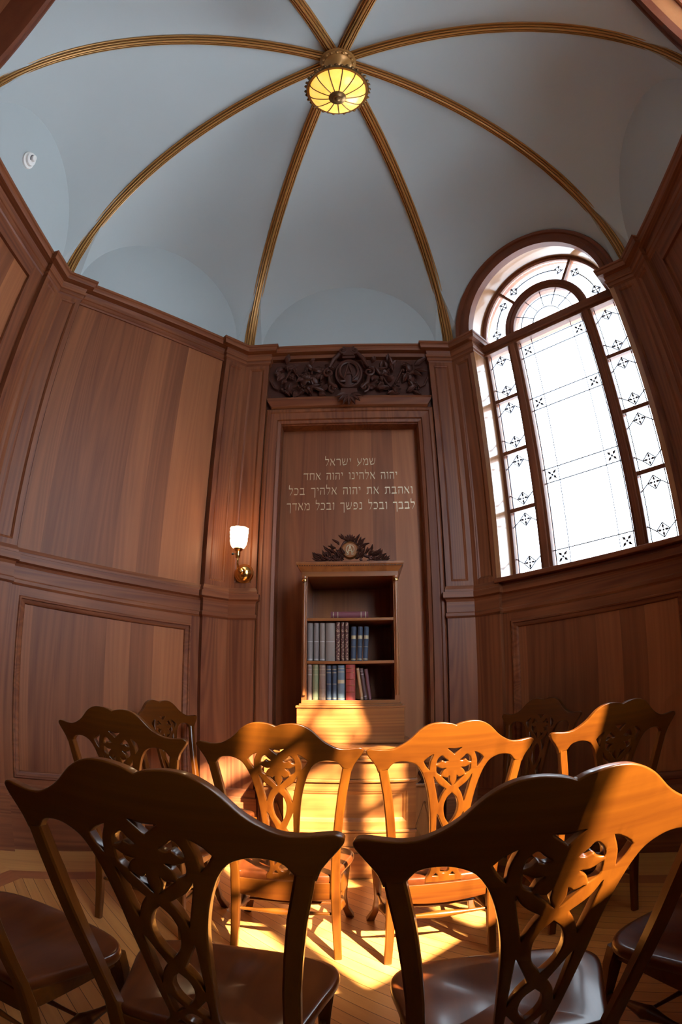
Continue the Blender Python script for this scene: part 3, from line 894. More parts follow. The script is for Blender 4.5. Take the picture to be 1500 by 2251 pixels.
def frieze():
    y = AP+0.045
    t = thing('carved_frieze', 'dark carved frieze of leaves and grapes with central cartouche under the cornice', 'carving', (0, y, 3.2))
    rnd = random.Random(3)
    for sx in (-1,1):
        mb = MB()
        for i in range(46):
            x = sx*(0.17+0.37*rnd.random()); z = 0.03+0.30*rnd.random()
            leaf(mb, x, z, -0.004-0.02*rnd.random(), 0.05+0.055*rnd.random(), 0.03+0.03*rnd.random(), rnd.random()*2*PI, 0.02+0.02*rnd.random())
        for cx, cz in ((0.24,0.10),(0.36,0.09),(0.50,0.08),(0.31,0.24),(0.44,0.2)):
            for i in range(12):
                mb.ball((sx*(cx+0.03*(rnd.random()-.5)*2), -0.025-0.01*rnd.random(), cz+0.035*(rnd.random()-.5)*2), 0.010, 6)
        pts = [(sx*(0.15+0.46*k/14), -0.02, 0.17+0.09*math.sin(k*0.9)) for k in range(15)]
        mb.tube(pts, 0.009, 6)
        mb.build('foliage', M['carve'], t, smooth=50)
    mb = MB(); n = 30
    rows = []
    for r, h in ((0.0,0.075),(0.5,0.070),(0.85,0.055),(0.92,0.062),(1.05,0.06),(1.12,0.045),(1.15,0.0)):
        rows.append([(0.098*max(r,0.001)*math.cos(2*PI*k/n), -h, 0.19+0.125*max(r,0.001)*math.sin(2*PI*k/n)) for k in range(n)])
    mb.grid(rows, closed_u=True); mb.build('cartouche', M['carve'], t, smooth=40)
    mb = MB(); monogram(mb, 0, 0.19, -0.078, 0.088, 0.010); mb.build('monogram', M['carve'], t, smooth=50)
    mb = MB()
    for sx in (-1,1):
        spiral(mb, sx*0.045, 0.395, -0.075, 0.034, 1.6, PI/2, sx, 0.011)
        spiral(mb, sx*0.155, 0.20, -0.055, 0.042, 1.5, PI/2, -sx, 0.011)
        spiral(mb, sx*0.115, 0.06, -0.055, 0.040, 1.4, -PI/2, sx, 0.010)
        spiral(mb, sx*0.05, -0.02, -0.07, 0.032, 1.3, -PI/2, -sx, 0.010)
        mb.tube([(sx*0.05,-0.06,0.40),(sx*0.11,-0.06,0.33),(sx*0.15,-0.06,0.245)], [0.014,0.02,0.012], 8)
        mb.tube([(sx*0.15,-0.06,0.16),(sx*0.14,-0.06,0.10),(sx*0.09,-0.06,0.05)], [0.012,0.018,0.012], 8)
    mb.box(-0.04,0.04,-0.085,0.0,0.345,0.425); mb.box(-0.05,0.05,-0.075,0.0,0.325,0.35)
    for k in range(7):
        a = -PI/2+(k-3)*0.42
        leaf(mb, 0.0, -0.01, -0.07, 0.11, 0.04, a, 0.03)
    mb.box(-0.06,0.06,-0.085,-0.03,-0.035,0.035)
    mb.build('scrollwork', M['carve'], t, smooth=50)
frieze()

def sconce():
    t = thing('wall_sconce', 'brass wall lamp with lit frosted glass shade on the left pilaster beside the bookcase', 'lamp', (-0.706, AP, 1.85))
    rot = Matrix.Rotation(PI/2, 4, 'X')      # lathe axis to -y
    mb = MB(); mb.lathe([(0.066,0.0),(0.066,0.006),(0.060,0.012),(0.058,0.02),(0.05,0.036),(0.034,0.048),(0.016,0.054),(0.0005,0.055)], n=32, mat=rot)
    mb.build('backplate', M['brass'], t, smooth=40)
    mb = MB(); mb.ball((0,-0.075,0.0), 0.024, 12)
    mb.tube([(0,-0.05,0),(0,-0.10,-0.012),(0,-0.15,-0.015),(0,-0.185,0.0),(0,-0.2,0.03),(0,-0.2,0.075)], 0.0065, 10)
    mb.build('arm', M['brass'], t, smooth=40)
    mb = MB(); mb.lathe([(0.006,0.055),(0.012,0.06),(0.016,0.075),(0.016,0.10),(0.026,0.108),(0.030,0.118),(0.028,0.13),(0.012,0.132)], (0,-0.2,0), 20)
    s = mb.build('lamp_socket', M['brass'], t, smooth=40)
    mb = MB(); mb.tube([(0,-0.2,0.085),(-0.03,-0.2,0.085)], 0.003, 6); mb.ball((-0.035,-0.2,0.085), 0.008, 8)
    mb.build('switch_key', M['black'], s, smooth=40)
    mb = MB()
    rows = []
    for r, z in ((0.024,0.118),(0.040,0.128),(0.050,0.145),(0.056,0.17),(0.055,0.19),(0.058,0.198),(0.057,0.21),(0.060,0.23),(0.057,0.245),(0.060,0.252)):
        rows.append([(r*(1+0.03*math.cos(8*2*PI*k/32))*math.cos(2*PI*k/32), -0.2+r*(1+0.03*math.cos(8*2*PI*k/32))*math.sin(2*PI*k/32), z) for k in range(32)])
    mb.grid(rows, closed_u=True); mb.build('lamp_shade', M['shade'], t, smooth=60)
sconce()

def pendant():
    t = thing('ceiling_lamp', 'hanging amber glass bowl lamp with bronze rim at the middle of the vault', 'lamp', (0,0,ZH))
    mb = MB(); mb.lathe([(0.125,-0.02),(0.128,-0.05),(0.118,-0.062),(0.115,-0.075),(0.10,-0.085),(0.095,-0.10),(0.075,-0.11),(0.06,-0.13),(0.035,-0.15),(0.02,-0.17),(0.0005,-0.175)], n=32)
    for k in range(16):
        a = 2*PI*k/16; mb.ball((0.105*math.cos(a),0.105*math.sin(a),-0.082), 0.014, 6)
    mb.build('ceiling_boss', M['gold'], t, smooth=40)
    mb = MB(); mb.lathe([(0.02,-0.17),(0.012,-0.2),(0.024,-0.23),(0.012,-0.26),(0.012,-0.44),(0.03,-0.47),(0.045,-0.50),(0.06,-0.53),(0.10,-0.56),(0.17,-0.60)], n=24)
    for k in range(6):
        a = 2*PI*k/6; mb.tube([(0.03*math.cos(a),0.03*math.sin(a),-0.46),(0.10*math.cos(a),0.10*math.sin(a),-0.53),(0.18*math.cos(a),0.18*math.sin(a),-0.635)], [0.010,0.014,0.008], 6)
    mb.build('stem', M['bronze'], t, smooth=40)
    ZRIM = -0.655
    mb = MB(); mb.lathe([(0.170,ZRIM+0.03),(0.186,ZRIM+0.035),(0.192,ZRIM+0.01),(0.186,ZRIM-0.012),(0.172,ZRIM-0.010)], n=48)
    for k in range(36):
        a = 2*PI*k/36; mb.ball((0.193*math.cos(a),0.193*math.sin(a),ZRIM+0.012+0.012*(k%2)), 0.0125, 6)
    mb.build('rim_band', M['bronze'], t, smooth=40)
    bowl = [(0.172,ZRIM)]
    for i in range(1,13):
        a = i/12*PI/2; bowl.append((max(0.0006,0.172*math.cos(a)), ZRIM-0.135*math.sin(a)))
    mb = MB(); mb.lathe(bowl, n=52); sh = mb.build('glass_bowl', M['amber'], t, smooth=60)
    mb = MB()
    for k in range(13):
        a = 2*PI*k/13+0.1
        mb.tube([(r*1.012*math.cos(a), r*1.012*math.sin(a), z-0.002) for r, z in bowl[:11]], 0.0036, 6)
    mb.build('bowl_rib', M['bronze'], sh, smooth=50)
    mb = MB(); mb.lathe([(0.055,ZRIM-0.122),(0.050,ZRIM-0.134),(0.034,ZRIM-0.140),(0.026,ZRIM-0.150),(0.016,ZRIM-0.152),(0.014,ZRIM-0.165),(0.0005,ZRIM-0.172)], n=24)
    mb.build('finial', M['bronze'], t, smooth=40)
pendant()

def detector():
    a = math.radians(180)
    t = thing('smoke_detector', 'round white smoke detector high on the plaster of the left lunette', 'detector', (-AP, -0.109, 3.935), PI/2)
    # local: x along the wall, y into the wall
    rot = Matrix.Rotation(PI/2, 4, 'X')
    mb = MB(); mb.lathe([(0.064,0.0),(0.064,0.012),(0.058,0.016),(0.052,0.018)], n=28, mat=rot); mb.build('base_ring', M['white_plastic'], t, smooth=40)
    mb = MB(); mb.lathe([(0.050,0.016),(0.050,0.034),(0.044,0.040),(0.030,0.042)], n=28, mat=rot); mb.build('housing', M['white_plastic'], t, smooth=40)
    mb = MB(); mb.lathe([(0.024,0.040),(0.024,0.058),(0.020,0.062),(0.0005,0.063)], n=20, mat=rot); mb.build('sensor_cap', M['white_plastic'], t, smooth=40)
    mb = MB(); mb.tube([(0.027*math.cos(q), -0.043, 0.027*math.sin(q)) for q in [PI*0.6+PI*0.8*i/8 for i in range(9)]], 0.0035, 6); mb.build('vent_slot', M['black'], t)
detector()

# ------------------------------------------------------------------ bookcase on its cabinet
BX = 0.003
def cabinet():
    t = thing('cabinet', 'low panelled mahogany cabinet carrying the bookcase against the back wall', 'cabinet', (BX, 0, 0))
    yf, yb = 1.42, 2.11
    W_ = 0.352
    mb = MB(); mb.box(-W_+0.015, W_-0.015, yf+0.02, yb, 0.02, 0.745); mb.build('carcass', M['book_vert'], t)
    mb = MB(); mb.box(-W_-0.015, W_+0.015, yf-0.02, yb, 0.748, 0.770); mb.box(-W_-0.005, W_+0.005, yf-0.008, yb, 0.735, 0.748)
    mb.build('countertop', M['book_wood'], t, bevel=0.005)
    mb = MB()
    mb.box(-W_, W_, yf, yf+0.03, 0.60, 0.70)
    fr = mb.build('drawer', M['book_wood'], t, bevel=0.003)
    mb = MB()
    mb.box(-W_-0.01, W_+0.01, yf-0.016, yf+0.03, 0.70, 0.716); mb.box(-W_-0.004, W_+0.004, yf-0.008, yf+0.03, 0.716, 0.735)
    mb.box(-W_-0.008, W_+0.008, yf-0.012, yf+0.03, 0.582, 0.60)
    mb.build('waist_moulding', M['book_wood'], t, bevel=0.004)
    mb = MB(); inset_face(mb, -W_, W_, 0.30, 0.582, yf, 0.05, 0.022, 0.014, yf+0.03); mb.build('front_panel', M['book_wood'], t)
    mb = MB()
    mb.box(-W_-0.008, W_+0.008, yf-0.012, yf+0.03, 0.285, 0.302); mb.box(-W_-0.002, W_+0.002, yf-0.004, yf+0.03, 0.20, 0.285)
    mb.box(-W_-0.014, W_+0.014, yf-0.018, yf+0.03, 0.165, 0.20); mb.box(-W_-0.02, W_+0.02, yf-0.024, yf+0.03, 0.0, 0.165)
    mb.build('plinth', M['book_wood'], t, bevel=0.004)
    for sx in (-1,1):
        mb = MB(); x0, x1 = sorted((sx*(W_-0.01), sx*0.492))
        mb.box(x0, x1, 1.60, yb, 0.0, 0.515); mb.box(x0, x1+0.0, 1.62, yb, 0.53, 0.66)
        w = mb.build('side_wing', M['book_vert'], t)
        mb = MB(); mb.box(x0, x1+(0.006 if sx > 0 else 0), 1.588, yb, 0.513, 0.532); mb.box(x0, x1, 1.59, yb, 0.66, 0.69)
        mb.build('wing_moulding', M['book_wood'], w, bevel=0.003)
        mb = MB(); xc = (x0+x1)/2+sx*0.004
        lz = [(xc,0.12),(xc+0.045,0.27),(xc,0.42),(xc-0.045,0.27)]
        for k in range(4): bar(mb, *lz[k], *lz[(k+1)%4], 1.597, 0.010, 0.006)
        mb.build('lozenge_moulding', M['book_wood'], w)
        mb = MB(); rr = random.Random(5+sx)
        for i in range(12): leaf(mb, xc+(rr.random()-.5)*0.08, 0.545+rr.random()*0.08, 1.618, 0.045, 0.024, rr.random()*6.28, 0.014)
        mb.build('wing_carving', M['carve'], w, smooth=50)
    return t
cabinet()

def bookcase():
    t = thing('bookcase', 'small open mahogany bookcase with carved crest standing on the cabinet', 'bookcase', (BX, 0, 0))
    yf, yb = 1.70, 2.11
    mb = MB(); mb.box(-0.312, 0.312, yf-0.02, yb, 0.772, 0.985); mb.build('base_box', M['book_wood'], t, bevel=0.003)
    mb = MB(); mb.box(-0.318, 0.318, yf-0.026, yb, 0.985, 0.998); mb.box(-0.300, 0.300, yf-0.008, yb, 0.998, 1.010); mb.box(-0.288,0.288,yf,yb,1.010,1.032)
    mb.build('base_moulding', M['book_wood'], t, bevel=0.003)
    for sx in (-1,1):
        mb = MB(); x0, x1 = sorted((sx*0.257, sx*0.288))
        mb.box(x0, x1, yf, yb, 1.03, 1.80)
        sp = mb.build('side_panel', M['book_vert'], t, bevel=0.002)
        mb = MB(); xc = sx*0.2725
        mb.lathe([(0.012,1.735),(0.012,1.76),(0.018,1.765),(0.018,1.775)], (xc, yf-0.006, 0), 14)
        mb.tube([(xc,yf-0.004,1.06),(xc,yf-0.004,1.735)], 0.010, 10)
        mb.build('colonnette', M['book_vert'], sp, smooth=40)
        mb = MB(); mb.lathe([(0.014,1.742),(0.016,1.75),(0.014,1.758)], (xc, yf-0.006, 0), 14); mb.build('gilt_collar', M['brass'], sp, smooth=40)
    mb = MB(); mb.box(-0.26, 0.26, yb-0.02, yb, 1.03, 1.80); mb.build('back_panel', M['book_vert'], t)
    for z in (1.268, 1.526):
        mb = MB(); mb.box(-0.2575, 0.2575, yf+0.008, yb-0.02, z-0.018, z); mb.build('shelf', M['book_wood'], t, bevel=0.003)
    mb = MB(); mb.box(-0.29, 0.29, yf-0.004, yb, 1.775, 1.812); mb.build('frieze_rail', M['book_wood'], t, bevel=0.002)
    mb = MB()
    prof = [(0.0,1.805),(0.006,1.812),(0.014,1.822),(0.022,1.832),(0.030,1.840),(0.034,1.848),(0.034,1.860),(-0.2,1.864)]
    rows = []
    for p, z in prof: rows.append([(-0.29-p, yb, z), (-0.29-p, yf-0.004-p, z), (0.29+p, yf-0.004-p, z), (0.29+p, yb, z)])
    mb.grid(rows); o = len(mb.v)-32; mb.f.append(tuple(o+4*i for i in range(8))); mb.f.append(tuple(o+4*i+3 for i in range(7,-1,-1))); mb.box(-0.288,0.288,yf,yb,1.806,1.86); mb.build('cornice', M['book_vert'], t)
    mb = MB()
    for i in range(44):
        x = -0.315+0.63*i/43; mb.box(x-0.0045, x+0.0045, yf-0.034, yf-0.02, 1.835, 1.846)
    mb.build('dentil_band', M['carve'], t)
    mb = MB(); mb.box(-0.27, 0.27, yf+0.0, yf+0.05, 1.860, 1.872)
    rr = random.Random(11); yy = yf+0.02
    for sx in (-1,1):
        for i in range(44):
            u = rr.random()**1.3; x = sx*(0.03+0.185*u); hmax = 0.15*(1-u)**1.2+0.022
            z = 1.870+hmax*rr.random()*0.85
            leaf(mb, x, z, yy-0.01*rr.random(), 0.032+0.02*rr.random(), 0.018, math.pi/2+sx*-1.0*(0.2+1.3*rr.random()), 0.014)
        for i in range(10):
            u = rr.random(); mb.ball((sx*(0.04+0.14*u), yy-0.012, 1.876+0.02*rr.random()), 0.009, 6)
        mb.tube([(sx*0.22,yy,1.874),(sx*0.15,yy,1.885),(sx*0.09,yy,1.91),(sx*0.055,yy,1.955),(sx*0.035,yy,1.995),(0,yy,2.01)], [0.004,0.008,0.01,0.01,0.008,0.007], 8)
    for k in range(7): leaf(mb, 0.0, 2.002, yy-0.006, 0.042, 0.02, PI/2+(k-3)*0.42, 0.012)
    cr = mb.build('carved_crest', M['carve'], t, smooth=50)
    mb = MB(); rot = Matrix.Rotation(PI/2,4,'X')
    mb.lathe([(0.052,-0.03),(0.052,0.012),(0.048,0.017),(0.044,0.012),(0.0005,0.012)], (0, yy, 1.945), 32, rot)
    md = mb.build('medallion', M['book_wood'], cr, smooth=40)
    mb = MB(); monogram(mb, 0, 1.945, yy-0.014, 0.030, 0.0034); mb.build('gilt_monogram', M['gold_letter'], cr, smooth=50)
    return t
bookcase()

def make_book(loc, w, h, d, mat, label, tilt=0.0, lying=False, bands=(), band_mat=None, group=None, spin=0.0):
    """spine toward the room (-y); origin at the middle of its foot"""
    t = thing('book', label, 'book', loc, spin, group)
    hw = w/2; c = 0.0035
    mb = MB()
    sp = [(-hw,d),(-hw,0.006),(-hw*0.8,0.001),(-hw*0.4,-0.003),(0,-0.0042),(hw*0.4,-0.003),(hw*0.8,0.001),(hw,0.006),(hw,d),(hw-c,d),(hw-c,0.009),(-hw+c,0.009),(-hw+c,d)]
    n = len(sp)
    mb.prism_xy(sp, 0.0, h)
    o1 = mb.build('cover', mat, t, smooth=40)
    mb = MB(); mb.box(-hw+c, hw-c, 0.009, d-0.004, 0.003, h-0.004); o2 = mb.build('page_block', M['pages'], t)
    if bands:
        mb = MB()
        for z0, z1 in bands:
            arc = [(-hw*0.95,0.003),(-hw*0.8,-0.0002),(-hw*0.4,-0.0042),(0,-0.0054),(hw*0.4,-0.0042),(hw*0.8,-0.0002),(hw*0.95,0.003)]
            mb.prism_xy(arc, z0*h, z1*h)
        mb.build('spine_band', band_mat, o1)
    if lying: t.rotation_euler = (0, PI/2, 0)
    elif tilt: t.rotation_euler = (0, tilt, 0)
    return t

def books():
    k = 0.000639
    gilt = plain('dull_gilt', (0.42, 0.33, 0.20), 0.5, 0.3)
    pale = plain('pale_band', (0.45, 0.42, 0.40), 0.6)
    c_gray = cloth('grey_cloth', (0.165, 0.135, 0.125)); c_gray2 = cloth('grey_brown_cloth', (0.20, 0.155, 0.13))
    c_mar = cloth('marbled_paper', (0.085, 0.025, 0.022), (0.40, 0.26, 0.17))
    c_blue = cloth('navy_cloth', (0.035, 0.05, 0.085)); c_blue2 = cloth('slate_blue_cloth', (0.10, 0.135, 0.17))
    c_grn = cloth('olive_green_cloth', (0.17, 0.18, 0.095)); c_brn = cloth('brown_cloth', (0.19, 0.12, 0.09))
    c_red = cloth('red_leather', (0.27, 0.035, 0.025)); c_tan = cloth('tan_leather', (0.36, 0.20, 0.10))
    c_dk = cloth('dark_plum_cloth', (0.085, 0.045, 0.05)); c_pl = cloth('purple_cloth', (0.13, 0.05, 0.06))
    c_mr = cloth('maroon_leather', (0.16, 0.035, 0.045))
    Y = 1.725
    def put(x0, x1, h, zb, mat, label, group, tilt=0.0, bands=(), bm=None, depth=0.16):
        x = ((x0+x1)/2-727)*k + BX
        make_book((x, Y, zb+abs(math.sin(tilt))*(x1-x0)*k/2), (x1-x0)*k-0.0012, h, depth, mat, label, tilt, bands=bands, band_mat=bm, group=group)
    g = 'books on the middle shelf'; z = 1.2685
    b2 = ((0.50,0.512),(0.03,0.05))
    put(325,379,.228,z,c_gray,'grey cloth book at the left end of the middle shelf',g,bands=b2,bm=pale)
    put(384,434,.228,z,c_gray,'second grey cloth book from the left on the middle shelf',g,bands=b2,bm=pale)
    put(439,491,.228,z,c_gray2,'third grey cloth book from the left on the middle shelf',g,bands=b2,bm=pale)
    put(496,583,.228,z,c_gray2,'thickest grey brown book on the middle shelf',g,bands=((0.50,0.51),),bm=pale)
    put(588,631,.231,z,c_mar,'speckled dark red book nearest the thick grey book on the middle shelf',g)
    put(635,671,.231,z,c_mar,'middle one of three speckled dark red books on the middle shelf',g)
    put(673,709,.231,z,c_mar,'speckled dark red book nearest the navy books on the middle shelf',g)
    bb = ((0.64,0.74),(0.40,0.41),(0.03,0.06))
    put(728,777,.205,z,c_blue,'leftmost of three navy books on the middle shelf',g,0.02,bb,gilt)
    put(787,833,.205,z,c_blue,'middle one of three navy books on the middle shelf',g,0.03,bb,gilt)
    put(840,886,.205,z,c_blue,'navy book at the right end of the row on the middle shelf',g,0.045,bb,gilt)
    g = 'books on the bottom shelf'; z = 1.0325
    b5 = ((0.05,0.06),(0.28,0.29),(0.70,0.715),(0.86,0.87),(0.95,0.96))
    put(327,372,.2145,z,c_brn,'mauve brown book at the left end of the bottom shelf',g,bands=b5[2:],bm=pale)
    put(375,431,.2145,z,c_grn,'olive green book on the bottom shelf',g,bands=b5,bm=gilt)
    put(436,498,.2145,z,c_brn,'brown banded book beside the olive green book on the bottom shelf',g,bands=b5,bm=gilt)
    b3 = ((0.05,0.06),(0.46,0.475),(0.78,0.80),(0.88,0.90))
    put(503,551,.208,z,c_blue,'left one of two slim navy books on the bottom shelf',g,bands=b3,bm=gilt)
    put(556,600,.208,z,c_blue,'right one of two slim navy books on the bottom shelf',g,bands=b3,bm=gilt)
    put(606,673,.210,z,c_blue2,'wide slate blue book with gilt label beside the red book',g,bands=((0.48,0.58),(0.80,0.815),(0.90,0.91),(0.04,0.05)),bm=gilt)
    put(682,771,.2145,z,c_red,'thick bright red leather book on the bottom shelf',g,bands=((0.22,0.23),(0.40,0.41),(0.58,0.59),(0.76,0.77),(0.88,0.89)),bm=M['brass'])
    put(815,846,.193,z,c_tan,'tan leather book leaning against the red book',g,-0.13,bands=((0.05,0.07),(0.95,0.97)),bm=pale)
    put(848,881,.191,z,c_dk,'dark plum book leaning in the middle of three at the right of the bottom shelf',g,-0.13,bands=((0.8,0.82),(0.9,0.91),(0.1,0.12)),bm=pale)
    put(888,922,.186,z,c_pl,'purple book leaning at the right end of the bottom shelf',g,-0.13)
    # one lies flat on the top shelf
    make_book((-0.118+BX, 1.74, 1.527+0.0215), 0.040, 0.225, 0.15, c_mr, 'maroon leather book lying flat alone on the top shelf', lying=True, bands=((0.06,0.08),(0.18,0.20),(0.80,0.82),(0.92,0.94)), band_mat=gilt)
books()

# ------------------------------------------------------------------ chairs
def mir(pts):  # close a half outline given from the top centre round to the bottom centre
    return pts + [((-p[0],)+tuple(p[1:])) for p in reversed(pts) if abs(p[0]) > 1e-6]
X = 's'
CREST = [(0,.946,X),(.018,.957),(.052,.964),(.085,.957),(.117,.939),(.152,.917),(.19,.902),(.222,.897),(.255,.899),(.275,.900),(.286,.894),(.286,.883),(.277,.868),(.264,.850),(.254,.834),(.247,.814,X),(.215,.826,X),
         (.20,.845),(.175,.852),(.15,.850),(.125,.838),(.108,.815),(.095,.785),(.083,.745),(.074,.70),(.068,.65),(.063,.60),(.058,.55),(.053,.50),(.051,.475),(.056,.455),(.068,.442,X),(.068,.425,X)]
HOLES_C = [  # symmetric holes on the centre line, right half
    [(0,.889),(.024,.893,X),(.012,.882),(0,.870,X)],
    [(0,.735,X),(.016,.718),(.0245,.69),(.018,.655),(0,.628,X)],
    [(0,.590,X),(.014,.575),(.019,.553),(.014,.53),(0,.510,X)],
    [(0,.484),(.015,.474),(.013,.462),(0,.457)],
]
HOLES_R = [
    [(.069,.873,X),(.088,.862),(.101,.849,X),(.092,.832),(.081,.818,X),(.079,.845)],
    [(.020,.847,X),(.032,.857),(.042,.866),(.054,.855),(.0585,.839,X),(.048,.842),(.040,.850),(.03,.845)],
    [(.025,.821,X),(.040,.820),(.0575,.829,X),(.056,.808),(.042,.797,X),(.036,.811)],
    [(.012,.794,X),(.020,.786),(.038,.792,X),(.022,.777),(.004,.760,X),(.012,.777)],
    [(.066,.795,X),(.05,.770),(.022,.749,X),(.034,.73),(.044,.703,X),(.054,.745)],
    [(.046,.668,X),(.028,.632),(.017,.609,X),(.030,.588),(.041,.555,X),(.044,.62)],
    [(.037,.530,X),(.024,.512),(.013,.498,X),(.024,.487),(.034,.478,X),(.036,.505)],
    [(.022,.449,X),(.030,.459,X),(.040,.449,X)],
]
def back_y(v, u):
    rake = 0.0
    if v > 0.37: rake = (v-0.37)*0.16 + 0.10*(v-0.37)**2
    return -0.205 - rake - 0.022*(1-(u/0.29)**2)*min(1, max(0,(v-0.37)/0.3))
VMAP = [(.425,.350),(.43,.355),(.51,.459),(.60,.574),(.70,.694),(.76,.762),(.80,.806),(.85,.857),(.87,.877),(.896,.901),(.90,.906),(.946,.978),(.964,.990)]
def vm(v):
    for (a, p), (b, q) in zip(VMAP, VMAP[1:]):
        if v <= b: return p+(q-p)*(v-a)/(b-a)
    return VMAP[-1][1]
def remap(pts): return [(q[0], vm(q[1]))+tuple(q[2:]) for q in pts]
def chair_back():
    loops = [spline(mir(remap(CREST)), True, 4)]
    for h in HOLES_C: loops.append(spline(mir(remap(h)), True, 4))
    for h in HOLES_R:
        h = remap(h)
        loops.append(spline(h, True, 4)); loops.append([(-x,z) for x,z in reversed(spline(h, True, 4))])
    SEAM = 0.818
    cu = [i*0.02 for i in range(-14,15)]
    bm = cut_sheet(loops, 0.024, 0.0035, cu, [0.45,0.55,0.65,0.74,SEAM,0.9])
    res = []
    for keep_up in (True, False):
        b2 = bm.copy()
        bmesh.ops.bisect_plane(b2, geom=b2.verts[:]+b2.edges[:]+b2.faces[:], plane_co=(0,0,SEAM), plane_no=(0,0,1), dist=1e-5, clear_inner=keep_up, clear_outer=not keep_up)
        for v in b2.verts:
            v.co.y += back_y(v.co.z, v.co.x)
        me = bpy.data.meshes.new('crest_rail' if keep_up else 'splat')
        b2.to_mesh(me); b2.free(); res.append(me)
    bm.free()
    return res
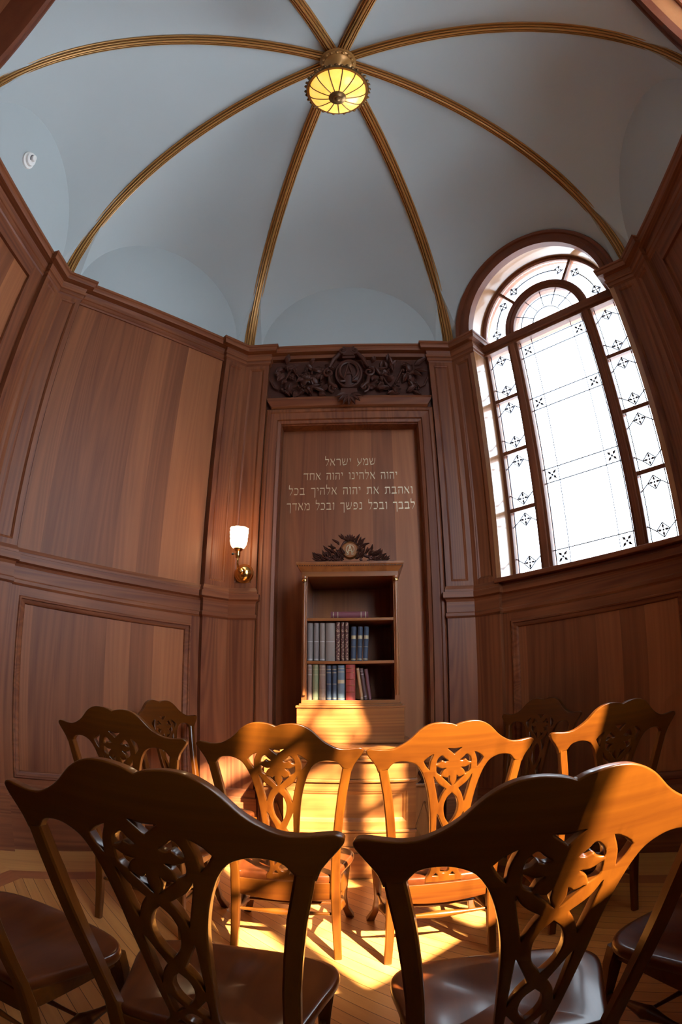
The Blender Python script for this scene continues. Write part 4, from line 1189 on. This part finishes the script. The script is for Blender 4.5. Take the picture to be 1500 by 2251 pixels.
def make_chair(label):
    t = thing('dining_chair', label, 'chair')
    up, lo = chair_back()
    for o in (link('crest_rail', up, M['chair'], t, smooth=50), link('splat', lo, M['chair_v'], t, smooth=50)):
        wn = o.modifiers.new('even_shading', 'WEIGHTED_NORMAL'); wn.keep_sharp = True; wn.weight = 90
    for sx in (-1,1):
        mb = MB()
        pts = []; wid = []; dep = []
        for v, u, w in ((.836,.2315,.030),(.806,.2265,.031),(.74,.2145,.031),(.645,.203,.031),(.55,.194,.031),(.45,.188,.032),(.38,.186,.034)):
            pts.append((sx*u, back_y(v, u)+0.002, v)); wid.append(w); dep.append(0.026 if v > .75 else 0.03)
        for z, u, y, w in ((.31,.186,-.203,.036),(.22,.188,-.212,.034),(.11,.192,-.232,.031),(0.0,.198,-.258,.028)):
            pts.append((sx*u, y, z)); wid.append(w); dep.append(w)
        mb.beam(pts, wid, dep); mb.build('leg', M['chair_v'], t, smooth=35)
        mb = MB()
        mb.beam([(sx*.205,.145,.340),(sx*.208,.148,.28),(sx*.205,.146,.20),(sx*.203,.146,.13),(sx*.212,.158,.06),(sx*.232,.182,0.0)], [.046,.044,.034,.028,.026,.034], [.046,.044,.034,.028,.026,.036])
        mb.build('leg', M['chair_v'], t, smooth=35)
        mb = MB()
        n = 16; pts = []; rr = []
        for i in range(n+1):
            q = i/n; pts.append((sx*(.188+.014*q), -.207+.345*q, .175-.015*q)); rr.append(0.0075+0.0125*math.exp(-((q-0.5)/0.2)**2)+0.004*math.exp(-((q-0.5)/0.04)**2))
        mb.tube(pts, rr, 10); mb.build('stretcher', M['chair_v'], t, smooth=40)
    for (y, z, hw) in ((-.210,.20,.178), (-.03,.168,.19)):
        mb = MB(); n = 16
        mb.tube([(-hw+2*hw*i/n, y, z) for i in range(n+1)], [0.007+0.009*math.exp(-((i/n-0.5)/0.22)**2) for i in range(n+1)], 10)
        mb.build('stretcher', M['chair'], t, smooth=40)
    # saddle seat
    half = [(0,.202),(.10,.197),(.175,.18),(.225,.148),(.247,.10),(.243,.04),(.226,-.03),(.208,-.11),(.194,-.175),(.183,-.208,X),(.10,-.214)]
    out = spline(half + [(0,-.215)] + [(-p[0],)+tuple(p[1:]) for p in reversed(half[1:])], True, 4)
    def top(x, y, r):
        dish = 0.020*(1-smoothstep((r-0.15)/0.75))
        pommel = 0.010*math.exp(-(x/0.045)**2)*smoothstep((y+0.02)/0.2)*(1-smoothstep((r-0.75)/0.25))
        return 0.376 - dish + pommel
    mb = MB(); rows = []
    for r in (0.001,.12,.25,.38,.5,.62,.72,.80,.87,.93,.97):
        rows.append([(x*r, y*r-0.0*(1-r), top(x*r, y*r, r)) for x, y in out])
    rows.append([(x*0.99, y*0.99, 0.3725) for x, y in out])
    rows.append([(x, y, 0.365) for x, y in out]); rows.append([(x, y, 0.352) for x, y in out]); rows.append([(x*0.98, y*0.98, 0.342) for x, y in out]); rows.append([(x*0.001, y*0.001, 0.342) for x, y in out])
    mb.grid(rows, closed_u=True); mb.build('seat', M['seat'], t, smooth=50)
    mb = MB(); n = 12
    def arched(hw, zt, zb, sag): return [(-hw,zt)]+[(-hw+2*hw*i/n, zb-sag*math.sin(PI*i/n)) for i in range(n+1)]+[(hw,zt)]
    mb.prism_xz(arched(.172,.3435,.268,.016), -.212, -.190)
    mb.prism_xz(arched(.19,.3435,.298,0.0), .135, .157)
    for sx in (-1,1):
        mb.add([(sx*.172,-.19,.3435),(sx*.194,-.19,.3435),(sx*.212,.13,.3435),(sx*.19,.13,.3435),(sx*.172,-.19,.288),(sx*.194,-.19,.288),(sx*.212,.13,.298),(sx*.19,.13,.298)],
               [(0,1,2,3),(7,6,5,4),(0,4,5,1),(1,5,6,2),(2,6,7,3),(3,7,4,0)])
    mb.build('seat_frame', M['chair'], t, bevel=0.003)
    return t
def copy_thing(src, label):
    r = src.copy(); COL.objects.link(r); r['label'] = label
    for ch in list(src.children):
        c = ch.copy(); COL.objects.link(c); c.parent = r
        for g in ch.children:
            d = g.copy(); COL.objects.link(d); d.parent = c
    return r
# (x, y of the middle of the crest, the way it faces in degrees clockwise from the bookcase wall)
CHAIRS = [
    (-0.210, 0.710, 0, 'second row chair left of the middle, dark left ear, patchy sun on its pierced back'),
    (0.351, 0.679, -3.5, 'second row chair right of the middle, whole back bright orange in sun'),
    (-0.226, -0.327, 2, 'large near chair left of the middle, its back almost black in shade'),
    (0.379, -0.384, 5.7, 'large near chair right of the middle, right half of its back sunlit'),
    (-0.796, 0.740, 4.5, 'dark chair at the left end of the second row, before the left panelling'),
    (1.012, 0.757, -2.2, 'chair at the right end of the second row, sunlit crest against dark panelling'),
    (-0.745, 1.330, 112, 'chair by the left panelling with shiny greyish crest, turned sideways'),
    (0.800, 1.300, 237, 'dim chair in the shade below the arched window, turned sideways'),
    (-0.770, -0.360, 9, 'near chair at the left edge, only its dark seat and legs in view'),
    (0.955, -0.350, -10, 'near chair at the right edge, its seat shining grey'),
]
proto = None
for (x, y, az, label) in CHAIRS:
    c = make_chair(label) if proto is None else copy_thing(proto, label)
    if proto is None: proto = c
    c['group'] = 'pierced back mahogany chairs'
    a = -math.radians(az)
    c.rotation_euler = (0,0,a)
    c.location = (x, y, 0.0)
